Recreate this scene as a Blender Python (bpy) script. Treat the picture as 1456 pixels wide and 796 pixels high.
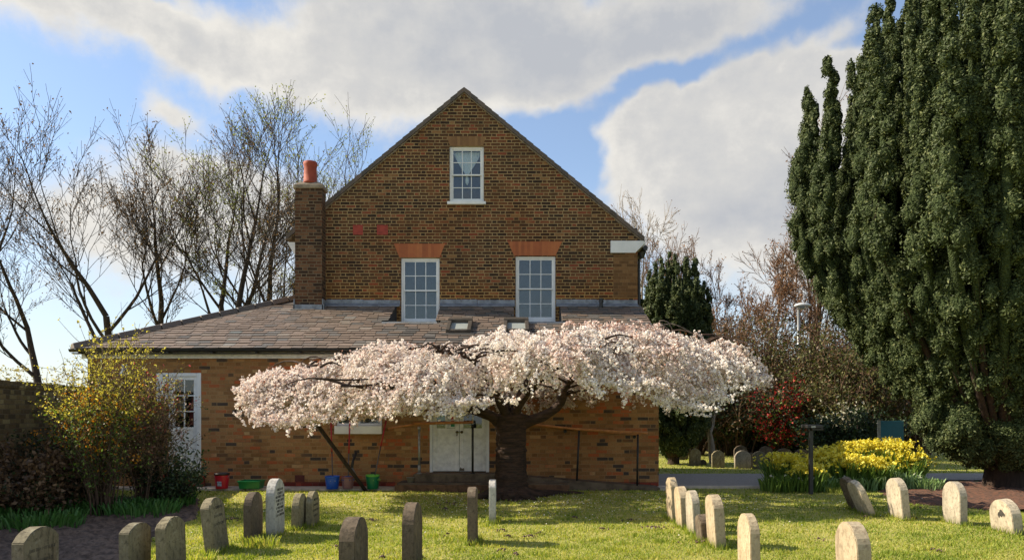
import bpy, bmesh, math, random
import numpy as np
from mathutils import Vector, Matrix
from mathutils.geometry import tessellate_polygon

for o in list(bpy.data.objects): bpy.data.objects.remove(o)
S = bpy.context.scene
COL = S.collection
R = math.radians
F = 1050.0; EYE = 1.6; HX = 728.0; HY = 584.0     # survey constants taken from the photograph (1456 px wide)

# ------------------------------------------------------------------ camera
cd = bpy.data.cameras.new('camera'); cam = bpy.data.objects.new('camera', cd); COL.objects.link(cam)
cam.location = (0, 0, EYE); cam.rotation_euler = (R(90), 0, 0)
cd.sensor_width = 36; cd.lens = 36 * F / 1456; cd.shift_y = (HY - 398) / 1456; cd.clip_end = 3000; cd.clip_start = .05
S.camera = cam

# ------------------------------------------------------------------ light
SUN_EL, SUN_AZ = 33.5, -82.5            # azimuth from +Y, negative = to the left
sv = Vector((math.cos(R(SUN_EL))*math.sin(R(SUN_AZ)), math.cos(R(SUN_EL))*math.cos(R(SUN_AZ)), math.sin(R(SUN_EL))))
ld = bpy.data.lights.new('sun', 'SUN'); ld.energy = 4.8; ld.angle = R(.5); ld.color = (1, .87, .68)
sun = bpy.data.objects.new('sun', ld); COL.objects.link(sun); sun.rotation_euler = sv.to_track_quat('Z', 'Y').to_euler()

S.view_settings.view_transform = 'Standard'; S.view_settings.look = 'None'
S.view_settings.gamma = 1; S.view_settings.use_curve_mapping = False
S.view_settings.exposure = 0.98

class NT:
    """small helper to write node maths"""
    def __init__(s, tree): s.t = tree; s.n = tree.nodes; s.l = tree.links
    def new(s, typ, **kw):
        n = s.n.new(typ)
        for k, v in kw.items(): setattr(n, k, v)
        return n
    def link(s, a, b): s.l.new(a, b)
    def put(s, sock, v):
        if hasattr(v, 'links') or isinstance(v, bpy.types.NodeSocket): s.l.new(v, sock)
        else: sock.default_value = v
    def m(s, op, a, b=None, c=None, clamp=False):
        n = s.n.new('ShaderNodeMath'); n.operation = op; n.use_clamp = clamp
        s.put(n.inputs[0], a)
        if b is not None: s.put(n.inputs[1], b)
        if c is not None: s.put(n.inputs[2], c)
        return n.outputs[0]
    def sstep(s, x, lo, hi, a=0., b=1.):
        n = s.n.new('ShaderNodeMapRange'); n.interpolation_type = 'SMOOTHSTEP'
        s.put(n.inputs[0], x); s.put(n.inputs[1], lo); s.put(n.inputs[2], hi); s.put(n.inputs[3], a); s.put(n.inputs[4], b)
        return n.outputs[0]
    def mix(s, f, a, b, mode='MIX'):
        n = s.n.new('ShaderNodeMix'); n.data_type = 'RGBA'; n.blend_type = mode; n.clamp_factor = True
        s.put(n.inputs[0], f); s.put(n.inputs[6], c4(a)); s.put(n.inputs[7], c4(b))
        return n.outputs[2]
    def noise(s, vec, scale, detail=4, rough=.55, dim='3D'):
        n = s.n.new('ShaderNodeTexNoise'); n.noise_dimensions = dim
        if vec is not None: s.l.new(vec, n.inputs['Vector'])
        n.inputs['Scale'].default_value = scale; n.inputs['Detail'].default_value = detail; n.inputs['Roughness'].default_value = rough
        return n.outputs[0]
    def ramp(s, f, stops, interp='LINEAR'):
        n = s.n.new('ShaderNodeValToRGB'); s.put(n.inputs[0], f); e = n.color_ramp.elements; n.color_ramp.interpolation = interp
        while len(e) > 1: e.remove(e[-1])
        e[0].position = stops[0][0]; e[0].color = c4(stops[0][1])
        for p, c in stops[1:]:
            k = e.new(p); k.color = c4(c)
        return n.outputs[0]
    def comb(s, x, y, z=0.):
        n = s.n.new('ShaderNodeCombineXYZ'); s.put(n.inputs[0], x); s.put(n.inputs[1], y); s.put(n.inputs[2], z); return n.outputs[0]

def c4(c):
    if isinstance(c, (tuple, list)) and len(c) == 3: return (*c, 1)
    return c

# ------------------------------------------------------------------ world: nishita sky and clouds laid out by direction
W = bpy.data.worlds.new('World'); S.world = W; W.use_nodes = True
w = NT(W.node_tree); w.n.clear()
sky = w.new('ShaderNodeTexSky', sky_type='NISHITA'); sky.sun_disc = False
sky.sun_elevation = R(SUN_EL); sky.sun_rotation = R(SUN_AZ); sky.air_density = 1.0; sky.dust_density = .6; sky.ozone_density = 2.0
tc = w.new('ShaderNodeTexCoord'); sep = w.new('ShaderNodeSeparateXYZ'); w.link(tc.outputs['Generated'], sep.inputs[0])
az = w.m('ARCTAN2', sep.outputs[0], sep.outputs[1]); el = w.m('ARCSINE', sep.outputs[2])
uv = w.comb(az, el, 0.)
warp = w.noise(uv, 3.2, 5, .6); warp2 = w.noise(w.comb(w.m('ADD', az, 7.3), el), 3.2, 5, .6)
azw = w.m('ADD', az, w.m('MULTIPLY', w.m('SUBTRACT', warp, .5), .26)); elw = w.m('ADD', el, w.m('MULTIPLY', w.m('SUBTRACT', warp2, .5), .16))
def blob(x, y, rx, ry, amp, rot=0, a=None, e=None):
    A = math.atan((x-HX)/F); E = math.atan((HY-y)/math.hypot(F, x-HX)); ax = rx/F*math.cos(A)**2; ex = ry/F*math.cos(E)*math.cos(A)
    da = w.m('SUBTRACT', azw if a is None else a, A); de = w.m('SUBTRACT', elw if e is None else e, E)
    c, s_ = math.cos(R(rot)), math.sin(R(rot))
    p = w.m('DIVIDE', w.m('ADD', w.m('MULTIPLY', da, c), w.m('MULTIPLY', de, s_)), ax)
    q = w.m('DIVIDE', w.m('SUBTRACT', w.m('MULTIPLY', de, c), w.m('MULTIPLY', da, s_)), ex)
    g = w.m('EXPONENT', w.m('MULTIPLY', w.m('ADD', w.m('MULTIPLY', p, p), w.m('MULTIPLY', q, q)), -1.0))
    return w.m('MULTIPLY', g, amp)
def total(bl):
    t = None
    for b in bl:
        v = blob(*b); t = v if t is None else w.m('ADD', t, v)
    return t
pos = total([(60,20,200,60,1.0),(300,70,200,52,1.0,-12),(470,105,150,45,.9,-14),(620,55,260,95,1.1),(900,35,300,80,1.2),(730,95,170,60,.7),
             (1060,215,190,110,1.25),(960,300,110,70,.9),(1010,130,150,55,.8,10),(1160,95,110,45,.8,12),(880,190,50,60,.35),
             (238,163,48,20,.95),(290,243,120,36,.85),(120,310,260,60,.85),(420,290,160,50,.7),(330,400,260,70,.7),(1150,350,200,120,.8),(-300,60,260,130,.9),(1700,120,300,150,.9)])
neg = total([(990,76,170,26,1.25,16),(900,95,70,26,.8,10),(1265,20,60,28,1.0,0),(785,195,60,46,1.0,-25),(850,215,40,60,.6),(320,115,28,22,.5),(230,50,70,12,.25,-20),(1180,45,40,12,.6,0),(215,5,40,14,.7,0)])
n1 = w.noise(uv, 6.5, 9, .66); n2 = w.noise(w.comb(w.m('ADD', az, 3.1), w.m('MULTIPLY', el, 1.6)), 2.2, 6, .6)
far = w.sstep(w.m('ABSOLUTE', az), 1.0, 1.6)      # outside the photographed sky: ordinary broken cloud
field = w.m('ADD', w.m('SUBTRACT', pos, neg), w.m('MULTIPLY', w.m('SUBTRACT', n1, .5), 1.9))
field = w.m('ADD', field, w.m('MULTIPLY', far, w.m('MULTIPLY', w.m('SUBTRACT', n2, .25), 1.6)))
mask = w.sstep(field, .18, 1.0)
shade = total([(850,50,330,85,.62),(1050,300,200,70,.3),(620,20,250,40,.25),(1180,230,120,90,.25),(150,60,120,30,.25)])
shade = w.m('ADD', shade, w.m('MULTIPLY', w.m('SUBTRACT', n1, .5), 1.1))
n3 = w.noise(w.comb(az, w.m('MULTIPLY', el, 1.5)), 15, 7, .6)
shade = w.m('ADD', shade, w.m('MULTIPLY', w.m('SUBTRACT', n3, .5), 1.1))
shade = w.m('ADD', shade, w.sstep(field, .8, 1.7, 0., .30))
ccol = w.ramp(shade, [(0, (6.3, 6.1, 5.7)), (.4, (5.0, 4.95, 4.85)), (1, (3.8, 3.95, 4.25))])
skyc = w.mix(1.0, sky.outputs[0], (1.38, 1.45, 1.52), 'MULTIPLY')
horizon = w.sstep(el, .02, .34, .55, .0)
skyc = w.mix(horizon, skyc, (5.6, 5.8, 5.9))
skyc = w.mix(.16, skyc, (5, 5.2, 5.4))
final = w.mix(mask, skyc, ccol)
bg = w.new('ShaderNodeBackground'); w.link(final, bg.inputs[0]); bg.inputs[1].default_value = .069
wo = w.new('ShaderNodeOutputWorld'); w.link(bg.outputs[0], wo.inputs[0])
W.cycles.sampling_method = 'MANUAL'; W.cycles.sample_map_resolution = 512

# ------------------------------------------------------------------ helpers: placement, meshes
def X_(x, Y): return (x-HX)/F*Y
def Z_(y, Y): return EYE-(y-HY)/F*Y
def P(x, y, Y): return (X_(x, Y), Y, Z_(y, Y))
def GY(y): return F*EYE/(y-HY)

def tag(o, label=None, cat=None, group=None, kind=None):
    if label: o['label'] = label
    if cat: o['category'] = cat
    if group: o['group'] = group
    if kind: o['kind'] = kind
    return o
def empty(name, loc, label, cat, group=None, rz=0):
    o = bpy.data.objects.new(name, None); COL.objects.link(o); o.location = loc; o.rotation_euler = (0, 0, rz); o.empty_display_size = .2
    return tag(o, label, cat, group)
def link(name, me, mat, parent=None):
    """meshes are written in world space unless the parent sits elsewhere; convert into parent's space"""
    o = bpy.data.objects.new(name, me); COL.objects.link(o)
    for mm in (mat if isinstance(mat, (list, tuple)) else [mat]): me.materials.append(mm)
    if parent is not None: o.parent = parent
    return o
def wloc(o):
    v = Vector((0, 0, 0))
    while o is not None: v = v + o.location; o = o.parent
    return v
def meshobj(name, verts, faces, mat, parent=None, smooth=False, world=True, var=None):
    V = np.asarray(verts, dtype=np.float32).reshape(-1, 3)
    if parent is not None and world: V = V - np.array(wloc(parent), dtype=np.float32)
    me = bpy.data.meshes.new(name)
    if isinstance(faces, np.ndarray):
        k = faces.shape[1]; nf = len(faces)
        me.vertices.add(len(V)); me.vertices.foreach_set('co', V.ravel())
        me.loops.add(nf*k); me.loops.foreach_set('vertex_index', faces.astype(np.int32).ravel())
        me.polygons.add(nf); me.polygons.foreach_set('loop_start', np.arange(0, nf*k, k, dtype=np.int32))
        me.update(calc_edges=True)
    else:
        me.from_pydata([tuple(map(float, v)) for v in V], [], faces); me.update()
    if smooth: me.polygons.foreach_set('use_smooth', np.ones(len(me.polygons), dtype=bool))
    if var is not None:
        a = me.attributes.new('var', 'FLOAT', 'POINT'); a.data.foreach_set('value', np.asarray(var, dtype=np.float32))
    return link(name, me, mat, parent)

class MB:
    """collects solid pieces into one mesh"""
    def __init__(s): s.v = []; s.f = []; s.var = []
    def add(s, vs, fs, var=0.):
        k = len(s.v); s.v += [tuple(v) for v in vs]; s.f += [tuple(i+k for i in f) for f in fs]; s.var += [var]*len(vs); return s
    def box(s, x0, x1, y0, y1, z0, z1, var=0., rot=None, piv=None):
        vs = [(x0,y0,z0),(x1,y0,z0),(x1,y1,z0),(x0,y1,z0),(x0,y0,z1),(x1,y0,z1),(x1,y1,z1),(x0,y1,z1)]
        if rot is not None:
            pv = Vector(piv) if piv else Vector(((x0+x1)/2, (y0+y1)/2, (z0+z1)/2))
            vs = [tuple(pv + rot @ (Vector(v)-pv)) for v in vs]
        return s.add(vs, [(0,3,2,1),(4,5,6,7),(0,1,5,4),(1,2,6,5),(2,3,7,6),(3,0,4,7)], var)
    def hexa(s, vs, var=0.):    # eight corners, bottom 4 then top 4 counter-clockwise
        return s.add(vs, [(0,3,2,1),(4,5,6,7),(0,1,5,4),(1,2,6,5),(2,3,7,6),(3,0,4,7)], var)
    def prism(s, poly, y0, y1, var=0.):    # polygon in (x,z), extruded along y
        n = len(poly); vs = [(x, y0, z) for x, z in poly]+[(x, y1, z) for x, z in poly]
        fs = [tuple(range(n)), tuple(range(2*n-1, n-1, -1))]+[(i, i+n, (i+1) % n+n, (i+1) % n) for i in range(n)]
        return s.add(vs, fs, var)
    def lathe(s, cx, cy, prof, n=20, cap=True, var=0.):
        k = len(s.v); vs = []; fs = []
        for r, z in prof: vs += [(cx+r*math.cos(2*math.pi*i/n), cy+r*math.sin(2*math.pi*i/n), z) for i in range(n)]
        for j in range(len(prof)-1):
            for i in range(n): a = j*n+i; b = j*n+(i+1) % n; fs.append((a, b, b+n, a+n))
        if cap: fs.append(tuple(range(n-1, -1, -1))); fs.append(tuple(range((len(prof)-1)*n, len(prof)*n)))
        return s.add(vs, fs, var)
    def tube(s, pts, rad, n=8, var=0.):
        V, Fq = tube_np(np.array(pts, float), np.full(len(pts), rad) if np.isscalar(rad) else np.array(rad, float), n)
        fs = [tuple(f) for f in Fq]; m_ = len(pts)
        fs += [tuple(range(n-1, -1, -1)), tuple(range((m_-1)*n, m_*n))]
        return s.add([tuple(v) for v in V], fs, var)
    def build(s, name, mat, parent=None, bevel=0., smooth=False, usevar=False):
        o = meshobj(name, s.v, s.f, mat, parent, smooth=smooth, var=s.var if usevar else None)
        bm = bmesh.new(); bm.from_mesh(o.data); bmesh.ops.recalc_face_normals(bm, faces=bm.faces); bm.to_mesh(o.data); bm.free()
        if smooth: o.data.polygons.foreach_set('use_smooth', np.ones(len(o.data.polygons), dtype=bool))
        if bevel:
            b = o.modifiers.new('bevel', 'BEVEL'); b.width = bevel; b.segments = 2; b.limit_method = 'ANGLE'
        return o

def tube_np(p, r, n):
    k = len(p); t = np.gradient(p, axis=0); t /= np.linalg.norm(t, axis=1)[:, None]+1e-9
    ref = np.array([.31, .77, .12]) if abs(t[0][2]) > .6 else np.array([.05, .1, 1.0])
    a = np.cross(t, ref); a /= np.linalg.norm(a, axis=1)[:, None]+1e-9; b = np.cross(t, a)
    th = np.arange(n)*2*np.pi/n
    V = p[:, None, :]+r[:, None, None]*(np.cos(th)[None, :, None]*a[:, None, :]+np.sin(th)[None, :, None]*b[:, None, :])
    i = np.arange(k-1)[:, None]*n; j = np.arange(n)[None, :]; j2 = (j+1) % n
    Fq = np.stack([i+j, i+j2, i+n+j2, i+n+j], -1).reshape(-1, 4)
    return V.reshape(-1, 3), Fq

class TB:
    """collects many tubes (branches) as numpy arrays"""
    def __init__(s): s.V = []; s.F = []; s.k = 0
    def add(s, p, r, n):
        v, f = tube_np(np.asarray(p, float), np.asarray(r, float), n); s.V.append(v); s.F.append(f+s.k); s.k += len(v)
    def build(s, name, mat, parent, smooth=True): return meshobj(name, np.concatenate(s.V), np.concatenate(s.F), mat, parent, smooth=smooth)

def leaves(C, N, size, rng, aspect=.55, shape='diamond'):
    """one small leaf-shaped face at each centre C facing roughly N"""
    n = len(C); N = N/(np.linalg.norm(N, axis=1)[:, None]+1e-9)
    rv = rng.normal(size=(n, 3)); a = np.cross(N, rv); a /= np.linalg.norm(a, axis=1)[:, None]+1e-9; b = np.cross(N, a)
    sz = (size*np.ones(n))[:, None]; q = sz*aspect
    if shape == 'diamond': V = np.stack([C-a*sz, C-b*q+a*sz*.15, C+a*sz, C+b*q+a*sz*.15], 1)
    else: V = np.stack([C-a*sz-b*q, C+a*sz-b*q, C+a*sz+b*q, C-a*sz+b*q], 1)
    return V.reshape(-1, 3), np.arange(n*4).reshape(n, 4)

# ------------------------------------------------------------------ materials
def mat(name):
    m_ = bpy.data.materials.new(name); m_.use_nodes = True; t = NT(m_.node_tree); t.n.clear()
    out = t.new('ShaderNodeOutputMaterial'); b = t.new('ShaderNodeBsdfPrincipled'); t.link(b.outputs[0], out.inputs[0])
    t.b = b; t.out = out; t.co = t.new('ShaderNodeTexCoord').outputs['Object']; return m_, t
def bump(t, h, strength=.4, dist=.01):
    n = t.new('ShaderNodeBump'); n.inputs['Strength'].default_value = strength; n.inputs['Distance'].default_value = dist
    t.put(n.inputs['Height'], h); t.link(n.outputs[0], t.b.inputs['Normal'])
def simple(name, col, rough=.6, metal=0., var=.25, scale=6., spec=.5, bmp=.0, col2=None):
    m_, t = mat(name); n = t.noise(t.co, scale, 6, .6)
    c2 = col2 if col2 else tuple(c*(1-var) for c in col)
    t.put(t.b.inputs['Base Color'], t.mix(t.sstep(n, .35, .68), col, c2))
    t.b.inputs['Metallic'].default_value = metal; t.b.inputs['Specular IOR Level'].default_value = spec
    t.put(t.b.inputs['Roughness'], t.m('ADD', t.m('MULTIPLY', n, .25), rough-.12))
    if bmp: bump(t, t.noise(t.co, scale*6, 5, .6), bmp, .006)
    return m_
def leafmat(name, stops, rough=.55, trans=.3, spec=.35, tint=(1.0, 1.0, .6), clump=1.2, clumpf=.35):
    """per-leaf colour from the 'var' attribute plus slow patches; leaves let some light through"""
    m_, t = mat(name); a = t.new('ShaderNodeAttribute', attribute_name='var')
    n = t.noise(t.co, clump, 3, .5)
    f = t.m('ADD', a.outputs['Fac'], t.m('MULTIPLY', t.m('SUBTRACT', n, .5), clumpf))
    c = t.ramp(f, stops)
    t.put(t.b.inputs['Base Color'], c); t.b.inputs['Roughness'].default_value = rough; t.b.inputs['Specular IOR Level'].default_value = spec
    if trans:
        tr = t.new('ShaderNodeBsdfTranslucent'); t.put(tr.inputs[0], t.mix(1., c, tint, 'MULTIPLY'))
        mx = t.new('ShaderNodeMixShader'); mx.inputs[0].default_value = trans
        t.link(t.b.outputs[0], mx.inputs[1]); t.link(tr.outputs[0], mx.inputs[2]); t.link(mx.outputs[0], t.out.inputs[0])
    return m_

def brick(name, stops, mortar, jw=.0055, P_=.352, a=.236, h=.076, stain=(1, .8, .5), stainf=.35, soft=.35, bmp=.5, extra=None, plain=0.):
    """Flemish bond; bricks coloured one by one"""
    m_, t = mat(name)
    s = t.new('ShaderNodeSeparateXYZ'); t.link(t.co, s.inputs[0])
    g = t.new('ShaderNodeNewGeometry'); gs = t.new('ShaderNodeSeparateXYZ'); t.link(g.outputs['Normal'], gs.inputs[0])
    side = t.m('GREATER_THAN', t.m('ABSOLUTE', gs.outputs[0]), .7)
    wob = t.m('MULTIPLY', t.m('SUBTRACT', t.noise(t.co, 9, 3), .5), .012)
    u = t.m('ADD', t.m('ADD', t.m('MULTIPLY', s.outputs[0], t.m('SUBTRACT', 1., side)), t.m('MULTIPLY', s.outputs[1], side)), 50.)
    v = t.m('ADD', t.m('ADD', s.outputs[2], 10.), wob)
    row = t.m('FLOOR', t.m('DIVIDE', v, h)); fv = t.m('SUBTRACT', v, t.m('MULTIPLY', row, h))
    wn = t.new('ShaderNodeTexWhiteNoise', noise_dimensions='1D'); t.put(wn.inputs['W'], row)
    off = t.m('ADD', t.m('MULTIPLY', t.m('MODULO', row, 2.), P_*.5), t.m('MULTIPLY', wn.outputs[0], .05))
    uu = t.m('ADD', t.m('ADD', u, off), t.m('MULTIPLY', wob, 1.2))
    cell = t.m('FLOOR', t.m('DIVIDE', uu, P_)); fu = t.m('SUBTRACT', uu, t.m('MULTIPLY', cell, P_))
    head = t.m('GREATER_THAN', fu, a)
    du = t.m('MINIMUM', t.m('MINIMUM', fu, t.m('ABSOLUTE', t.m('SUBTRACT', fu, a))), t.m('SUBTRACT', P_, fu))
    dv = t.m('MINIMUM', fv, t.m('SUBTRACT', h, fv))
    d = t.m('ADD', t.m('MINIMUM', du, dv), t.m('MULTIPLY', t.m('SUBTRACT', t.noise(t.co, 60, 4), .5), .004))
    face = t.sstep(d, jw*(1-soft), jw*(1+soft))
    wid = t.new('ShaderNodeTexWhiteNoise', noise_dimensions='3D')
    t.put(wid.inputs['Vector'], t.comb(t.m('ADD', t.m('MULTIPLY', cell, 2.), head), row, 3.7))
    rnd = wid.outputs[0]
    slow = t.m('MULTIPLY', t.m('SUBTRACT', t.noise(t.co, 1.1, 3), .5), .35)
    col = t.ramp(t.m('ADD', rnd, slow), stops)
    fine = t.noise(t.co, 35, 5, .65)
    col = t.mix(t.sstep(fine, .3, .75, 0., .55), col, t.mix(1., col, (.55, .5, .45), 'MULTIPLY'))
    mcol = t.mix(t.sstep(t.noise(t.co, 2.3, 4), .35, .7), mortar, tuple(c*.62 for c in mortar))
    if plain:
        flat = t.sstep(t.m('ADD', s.outputs[0], t.m('MULTIPLY', t.noise(t.co, .8, 3), 1.5)), -5.6, -4.0, plain, 0.)
        col = t.mix(flat, col, (.34, .185, .068)); mcol = t.mix(flat, mcol, (.29, .165, .065))
    c = t.mix(face, mcol, col)
    big = t.sstep(t.noise(t.co, .55, 5, .6), .42, .66, 0., stainf)
    c = t.mix(big, c, t.mix(1., c, stain, 'MULTIPLY'))
    if extra: c = extra(t, s, c)
    t.put(t.b.inputs['Base Color'], c); t.b.inputs['Roughness'].default_value = .88; t.b.inputs['Specular IOR Level'].default_value = .25
    bump(t, t.m('ADD', t.m('MULTIPLY', face, .7), t.m('ADD', t.m('MULTIPLY', fine, .5), t.m('MULTIPLY', rnd, .25))), bmp, .012)
    return m_

def gable_extra(t, s, c):
    # yellower, damper courses just over the lean-to roof, and pale salts
    low = t.sstep(t.m('ADD', s.outputs[2], t.m('MULTIPLY', t.noise(t.co, 1.4, 4), 1.4)), 4.9, 5.9, .55, 0.)
    c = t.mix(low, c, t.mix(1., c, (1.45, 1.15, .62), 'MULTIPLY'))
    return c
M_gable = brick('gable brick', [(0, (.035, .021, .014)), (.2, (.058, .031, .017)), (.45, (.09, .045, .021)), (.7, (.12, .055, .024)), (.86, (.17, .075, .032)), (.95, (.22, .06, .03)), (1, (.25, .14, .06))],
                (.35, .25, .12), jw=.0085, stain=(.9, .62, .38), stainf=.4, extra=gable_extra)
M_lower = brick('extension brick', [(0, (.065, .052, .045)), (.05, (.10, .07, .052)), (.10, (.24, .12, .046)), (.35, (.33, .175, .07)), (.6, (.41, .23, .095)), (.85, (.35, .155, .065)), (.95, (.50, .13, .045)), (1, (.50, .32, .15))],
                (.36, .23, .105), jw=.006, stain=(.66, .52, .38), stainf=.5, plain=.62)
M_chim = brick('chimney brick', [(0, (.03, .018, .012)), (.4, (.07, .035, .018)), (.7, (.12, .05, .024)), (1, (.17, .09, .045))], (.17, .125, .075), jw=.009, stain=(.55, .5, .42), stainf=.6)
M_gwall = brick('garden wall brick', [(0, (.07, .055, .03)), (.4, (.14, .10, .048)), (.75, (.22, .17, .075)), (1, (.30, .25, .12))], (.17, .135, .08), jw=.006, stain=(.5, .6, .4), stainf=.7, bmp=.8)
M_redbrick = brick('red plinth brick', [(0, (.10, .02, .015)), (.5, (.22, .035, .022)), (1, (.32, .06, .035))], (.16, .07, .05), jw=.005)
M_patch = brick('patched brick', [(0, (.13, .07, .03)), (.5, (.19, .10, .04)), (1, (.25, .14, .06))], (.21, .13, .06), jw=.005)
M_white = simple('white gloss paint', (.74, .75, .74), .38, var=.12, scale=3)
M_whiteold = simple('worn white paint', (.80, .80, .77), .5, var=.22, scale=9, bmp=.15)
M_black = simple('black iron', (.018, .018, .018), .45, var=.4, scale=20)
M_steel = simple('galvanised steel', (.34, .35, .34), .4, metal=.7, var=.35, scale=14)
M_lead = simple('lead sheet', (.23, .25, .28), .45, metal=.25, var=.45, scale=7, bmp=.3)
M_mortar = simple('lime mortar', (.27, .22, .16), .9, var=.4, scale=12, bmp=.5)
M_pot = simple('terracotta', (.30, .05, .02), .75, var=.25, scale=8, bmp=.2)
M_rub = None
def rubbed():
    m_, t = mat('rubbed orange brick'); s = t.new('ShaderNodeSeparateXYZ'); t.link(t.co, s.inputs[0])
    d = t.m('FRACT', t.m('MULTIPLY', t.m('ADD', s.outputs[0], 20.), 14.)); wn = t.new('ShaderNodeTexWhiteNoise', noise_dimensions='1D')
    t.put(wn.inputs['W'], t.m('FLOOR', t.m('MULTIPLY', t.m('ADD', s.outputs[0], 20.), 14.)))
    c = t.ramp(t.m('ADD', t.m('MULTIPLY', wn.outputs[0], .6), t.m('MULTIPLY', t.noise(t.co, 9, 4), .5)), [(0, (.22, .07, .025)), (.5, (.34, .10, .035)), (1, (.42, .15, .05))])
    j = t.m('LESS_THAN', d, .06); c = t.mix(t.m('MULTIPLY', j, .5), c, (.20, .08, .04))
    t.put(t.b.inputs['Base Color'], c); t.b.inputs['Roughness'].default_value = .85; bump(t, t.m('SUBTRACT', t.noise(t.co, 40, 4), j), .3, .006); return m_
M_rub = rubbed()
def rubbed2():
    m_ = M_rub.copy(); m_.name = 'yellow rubbed brick'
    for n in m_.node_tree.nodes:
        if n.type == 'VALTORGB':
            for e, c in zip(n.color_ramp.elements, [(.13, .065, .025, 1), (.20, .105, .04, 1), (.25, .14, .055, 1)]): e.color = c
    return m_
M_rub2 = rubbed2()

def slatemat(name, stops, dirt=.5):
    m_, t = mat(name); a = t.new('ShaderNodeAttribute', attribute_name='var')
    c = t.ramp(a.outputs['Fac'], stops); n = t.noise(t.co, 2.2, 6, .65); n2 = t.noise(t.co, 30, 5, .6)
    c = t.mix(t.sstep(n, .42, .72, 0., dirt), c, (.10, .08, .055)); c = t.mix(t.sstep(n2, .55, .75, 0., .4), c, (.26, .25, .21))
    t.put(t.b.inputs['Base Color'], c); t.b.inputs['Roughness'].default_value = .62; bump(t, n2, .35, .006); return m_
M_slate = slatemat('lean-to slate', [(0, (.07, .065, .06)), (.2, (.13, .12, .11)), (.35, (.15, .11, .085)), (.55, (.21, .155, .12)), (.75, (.13, .095, .07)), (.88, (.26, .22, .18)), (.95, (.12, .14, .14)), (1, (.26, .24, .22))], .35)
M_tile = slatemat('main roof tile', [(0, (.05, .04, .03)), (1, (.12, .085, .06))], .6)

M_under = simple('roof felt', (.03, .028, .025), .9)
def glassmat(name, refl=.4, tint=(.85, .9, .92)):
    m_, t = mat(name); gl = t.new('ShaderNodeBsdfGlossy'); gl.inputs['Roughness'].default_value = .03; gl.inputs[0].default_value = (*tint, 1)
    tr = t.new('ShaderNodeBsdfTransparent'); tr.inputs[0].default_value = (.82, .87, .88, 1); mx = t.new('ShaderNodeMixShader'); mx.inputs[0].default_value = refl
    b = t.new('ShaderNodeBump'); b.inputs['Strength'].default_value = .03; b.inputs['Distance'].default_value = .005; t.put(b.inputs['Height'], t.noise(t.co, 3.5, 2)); t.link(b.outputs[0], gl.inputs['Normal'])
    t.link(tr.outputs[0], mx.inputs[1]); t.link(gl.outputs[0], mx.inputs[2]); t.link(mx.outputs[0], t.out.inputs[0]); t.n.remove(t.b); return m_
M_glass = glassmat('window glass', .075); M_glass2 = glassmat('door glass', .06)
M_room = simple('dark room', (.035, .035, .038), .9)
M_cloth = simple('net curtain', (.85, .86, .87), .9, var=.1)

def stonemat(name, c1, c2, c3, lich=.4):
    m_, t = mat(name); n = t.noise(t.co, 4, 7, .65); n2 = t.noise(t.co, 22, 6, .65)
    oi = t.new('ShaderNodeObjectInfo'); n3 = t.noise(t.co, 9, 5, .7)
    s = t.new('ShaderNodeSeparateXYZ'); t.link(t.co, s.inputs[0])
    c = t.mix(t.sstep(n, .32, .68), c1, c2); c = t.mix(t.sstep(n2, .48, .66, 0., .65), c, c3); mp = t.new('ShaderNodeMapping'); t.link(t.co, mp.inputs[0]); mp.inputs['Scale'].default_value = (7, 7, 1.1); c = t.mix(t.sstep(t.noise(mp.outputs[0], 3, 5, .6), .50, .68, 0., .6), c, c3)
    c = t.mix(t.sstep(n3, .56, .66, 0., lich), c, (.36, .36, .28))
    low = t.sstep(t.m('ADD', s.outputs[2], t.m('MULTIPLY', n, .2)), .08, .26, .55, 0.)
    c = t.mix(low, c, (.085, .085, .045))
    c = t.mix(1., c, t.ramp(oi.outputs['Random'], [(0, (.82, .82, .82)), (1, (1.12, 1.08, 1.0))]), 'MULTIPLY')
    t.put(t.b.inputs['Base Color'], c); t.b.inputs['Roughness'].default_value = .9; t.b.inputs['Specular IOR Level'].default_value = .2
    bump(t, t.m('ADD', t.m('MULTIPLY', n2, .7), t.m('MULTIPLY', n, .6)), .7, .012); return m_
M_st_grey = stonemat('weathered grey stone', (.27, .24, .16), (.16, .14, .095), (.07, .06, .04))
M_st_brown = stonemat('brown stained stone', (.16, .125, .09), (.10, .08, .06), (.05, .04, .03), .2)
M_st_pale = stonemat('pale limestone', (.50, .44, .34), (.36, .32, .25), (.2, .17, .13), .3)
M_st_sand = stonemat('sandstone', (.50, .42, .29), (.40, .32, .21), (.23, .17, .11), .2)
M_st_marble = stonemat('white marble', (.55, .54, .51), (.42, .41, .38), (.26, .25, .23), .1)
M_letter_shade = simple('dark lettering', (.05, .045, .035), .9, var=.5, scale=30)  # also used for the painted recess shade on the right-edge headstone
M_letter2 = simple('worn lettering', (.085, .075, .055), .9, var=.4, scale=30)
M_conc = simple('stained concrete', (.15, .11, .07), .9, var=.5, scale=5, bmp=.5, col2=(.07, .05, .032))
M_timber = simple('brown timber edging', (.15, .075, .035), .8, var=.5, scale=9, bmp=.3)
M_rail = simple('varnished handrail', (.50, .20, .06), .42, var=.35, scale=10)
def bark(name, c1, c2, sc=(6, 6, 1.2), bmp=.8):
    m_, t = mat(name); mp = t.new('ShaderNodeMapping'); t.link(t.co, mp.inputs[0]); mp.inputs['Scale'].default_value = sc
    n = t.noise(mp.outputs[0], 3, 7, .7); t.put(t.b.inputs['Base Color'], t.mix(t.sstep(n, .35, .65), c1, c2)); t.b.inputs['Roughness'].default_value = .85
    t.b.inputs['Specular IOR Level'].default_value = .3
    bump(t, n, bmp, .03); return m_
M_cherrybark = bark('cherry bark', (.07, .040, .026), (.022, .014, .010), (1.6, 1.6, 9), 1.)
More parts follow.
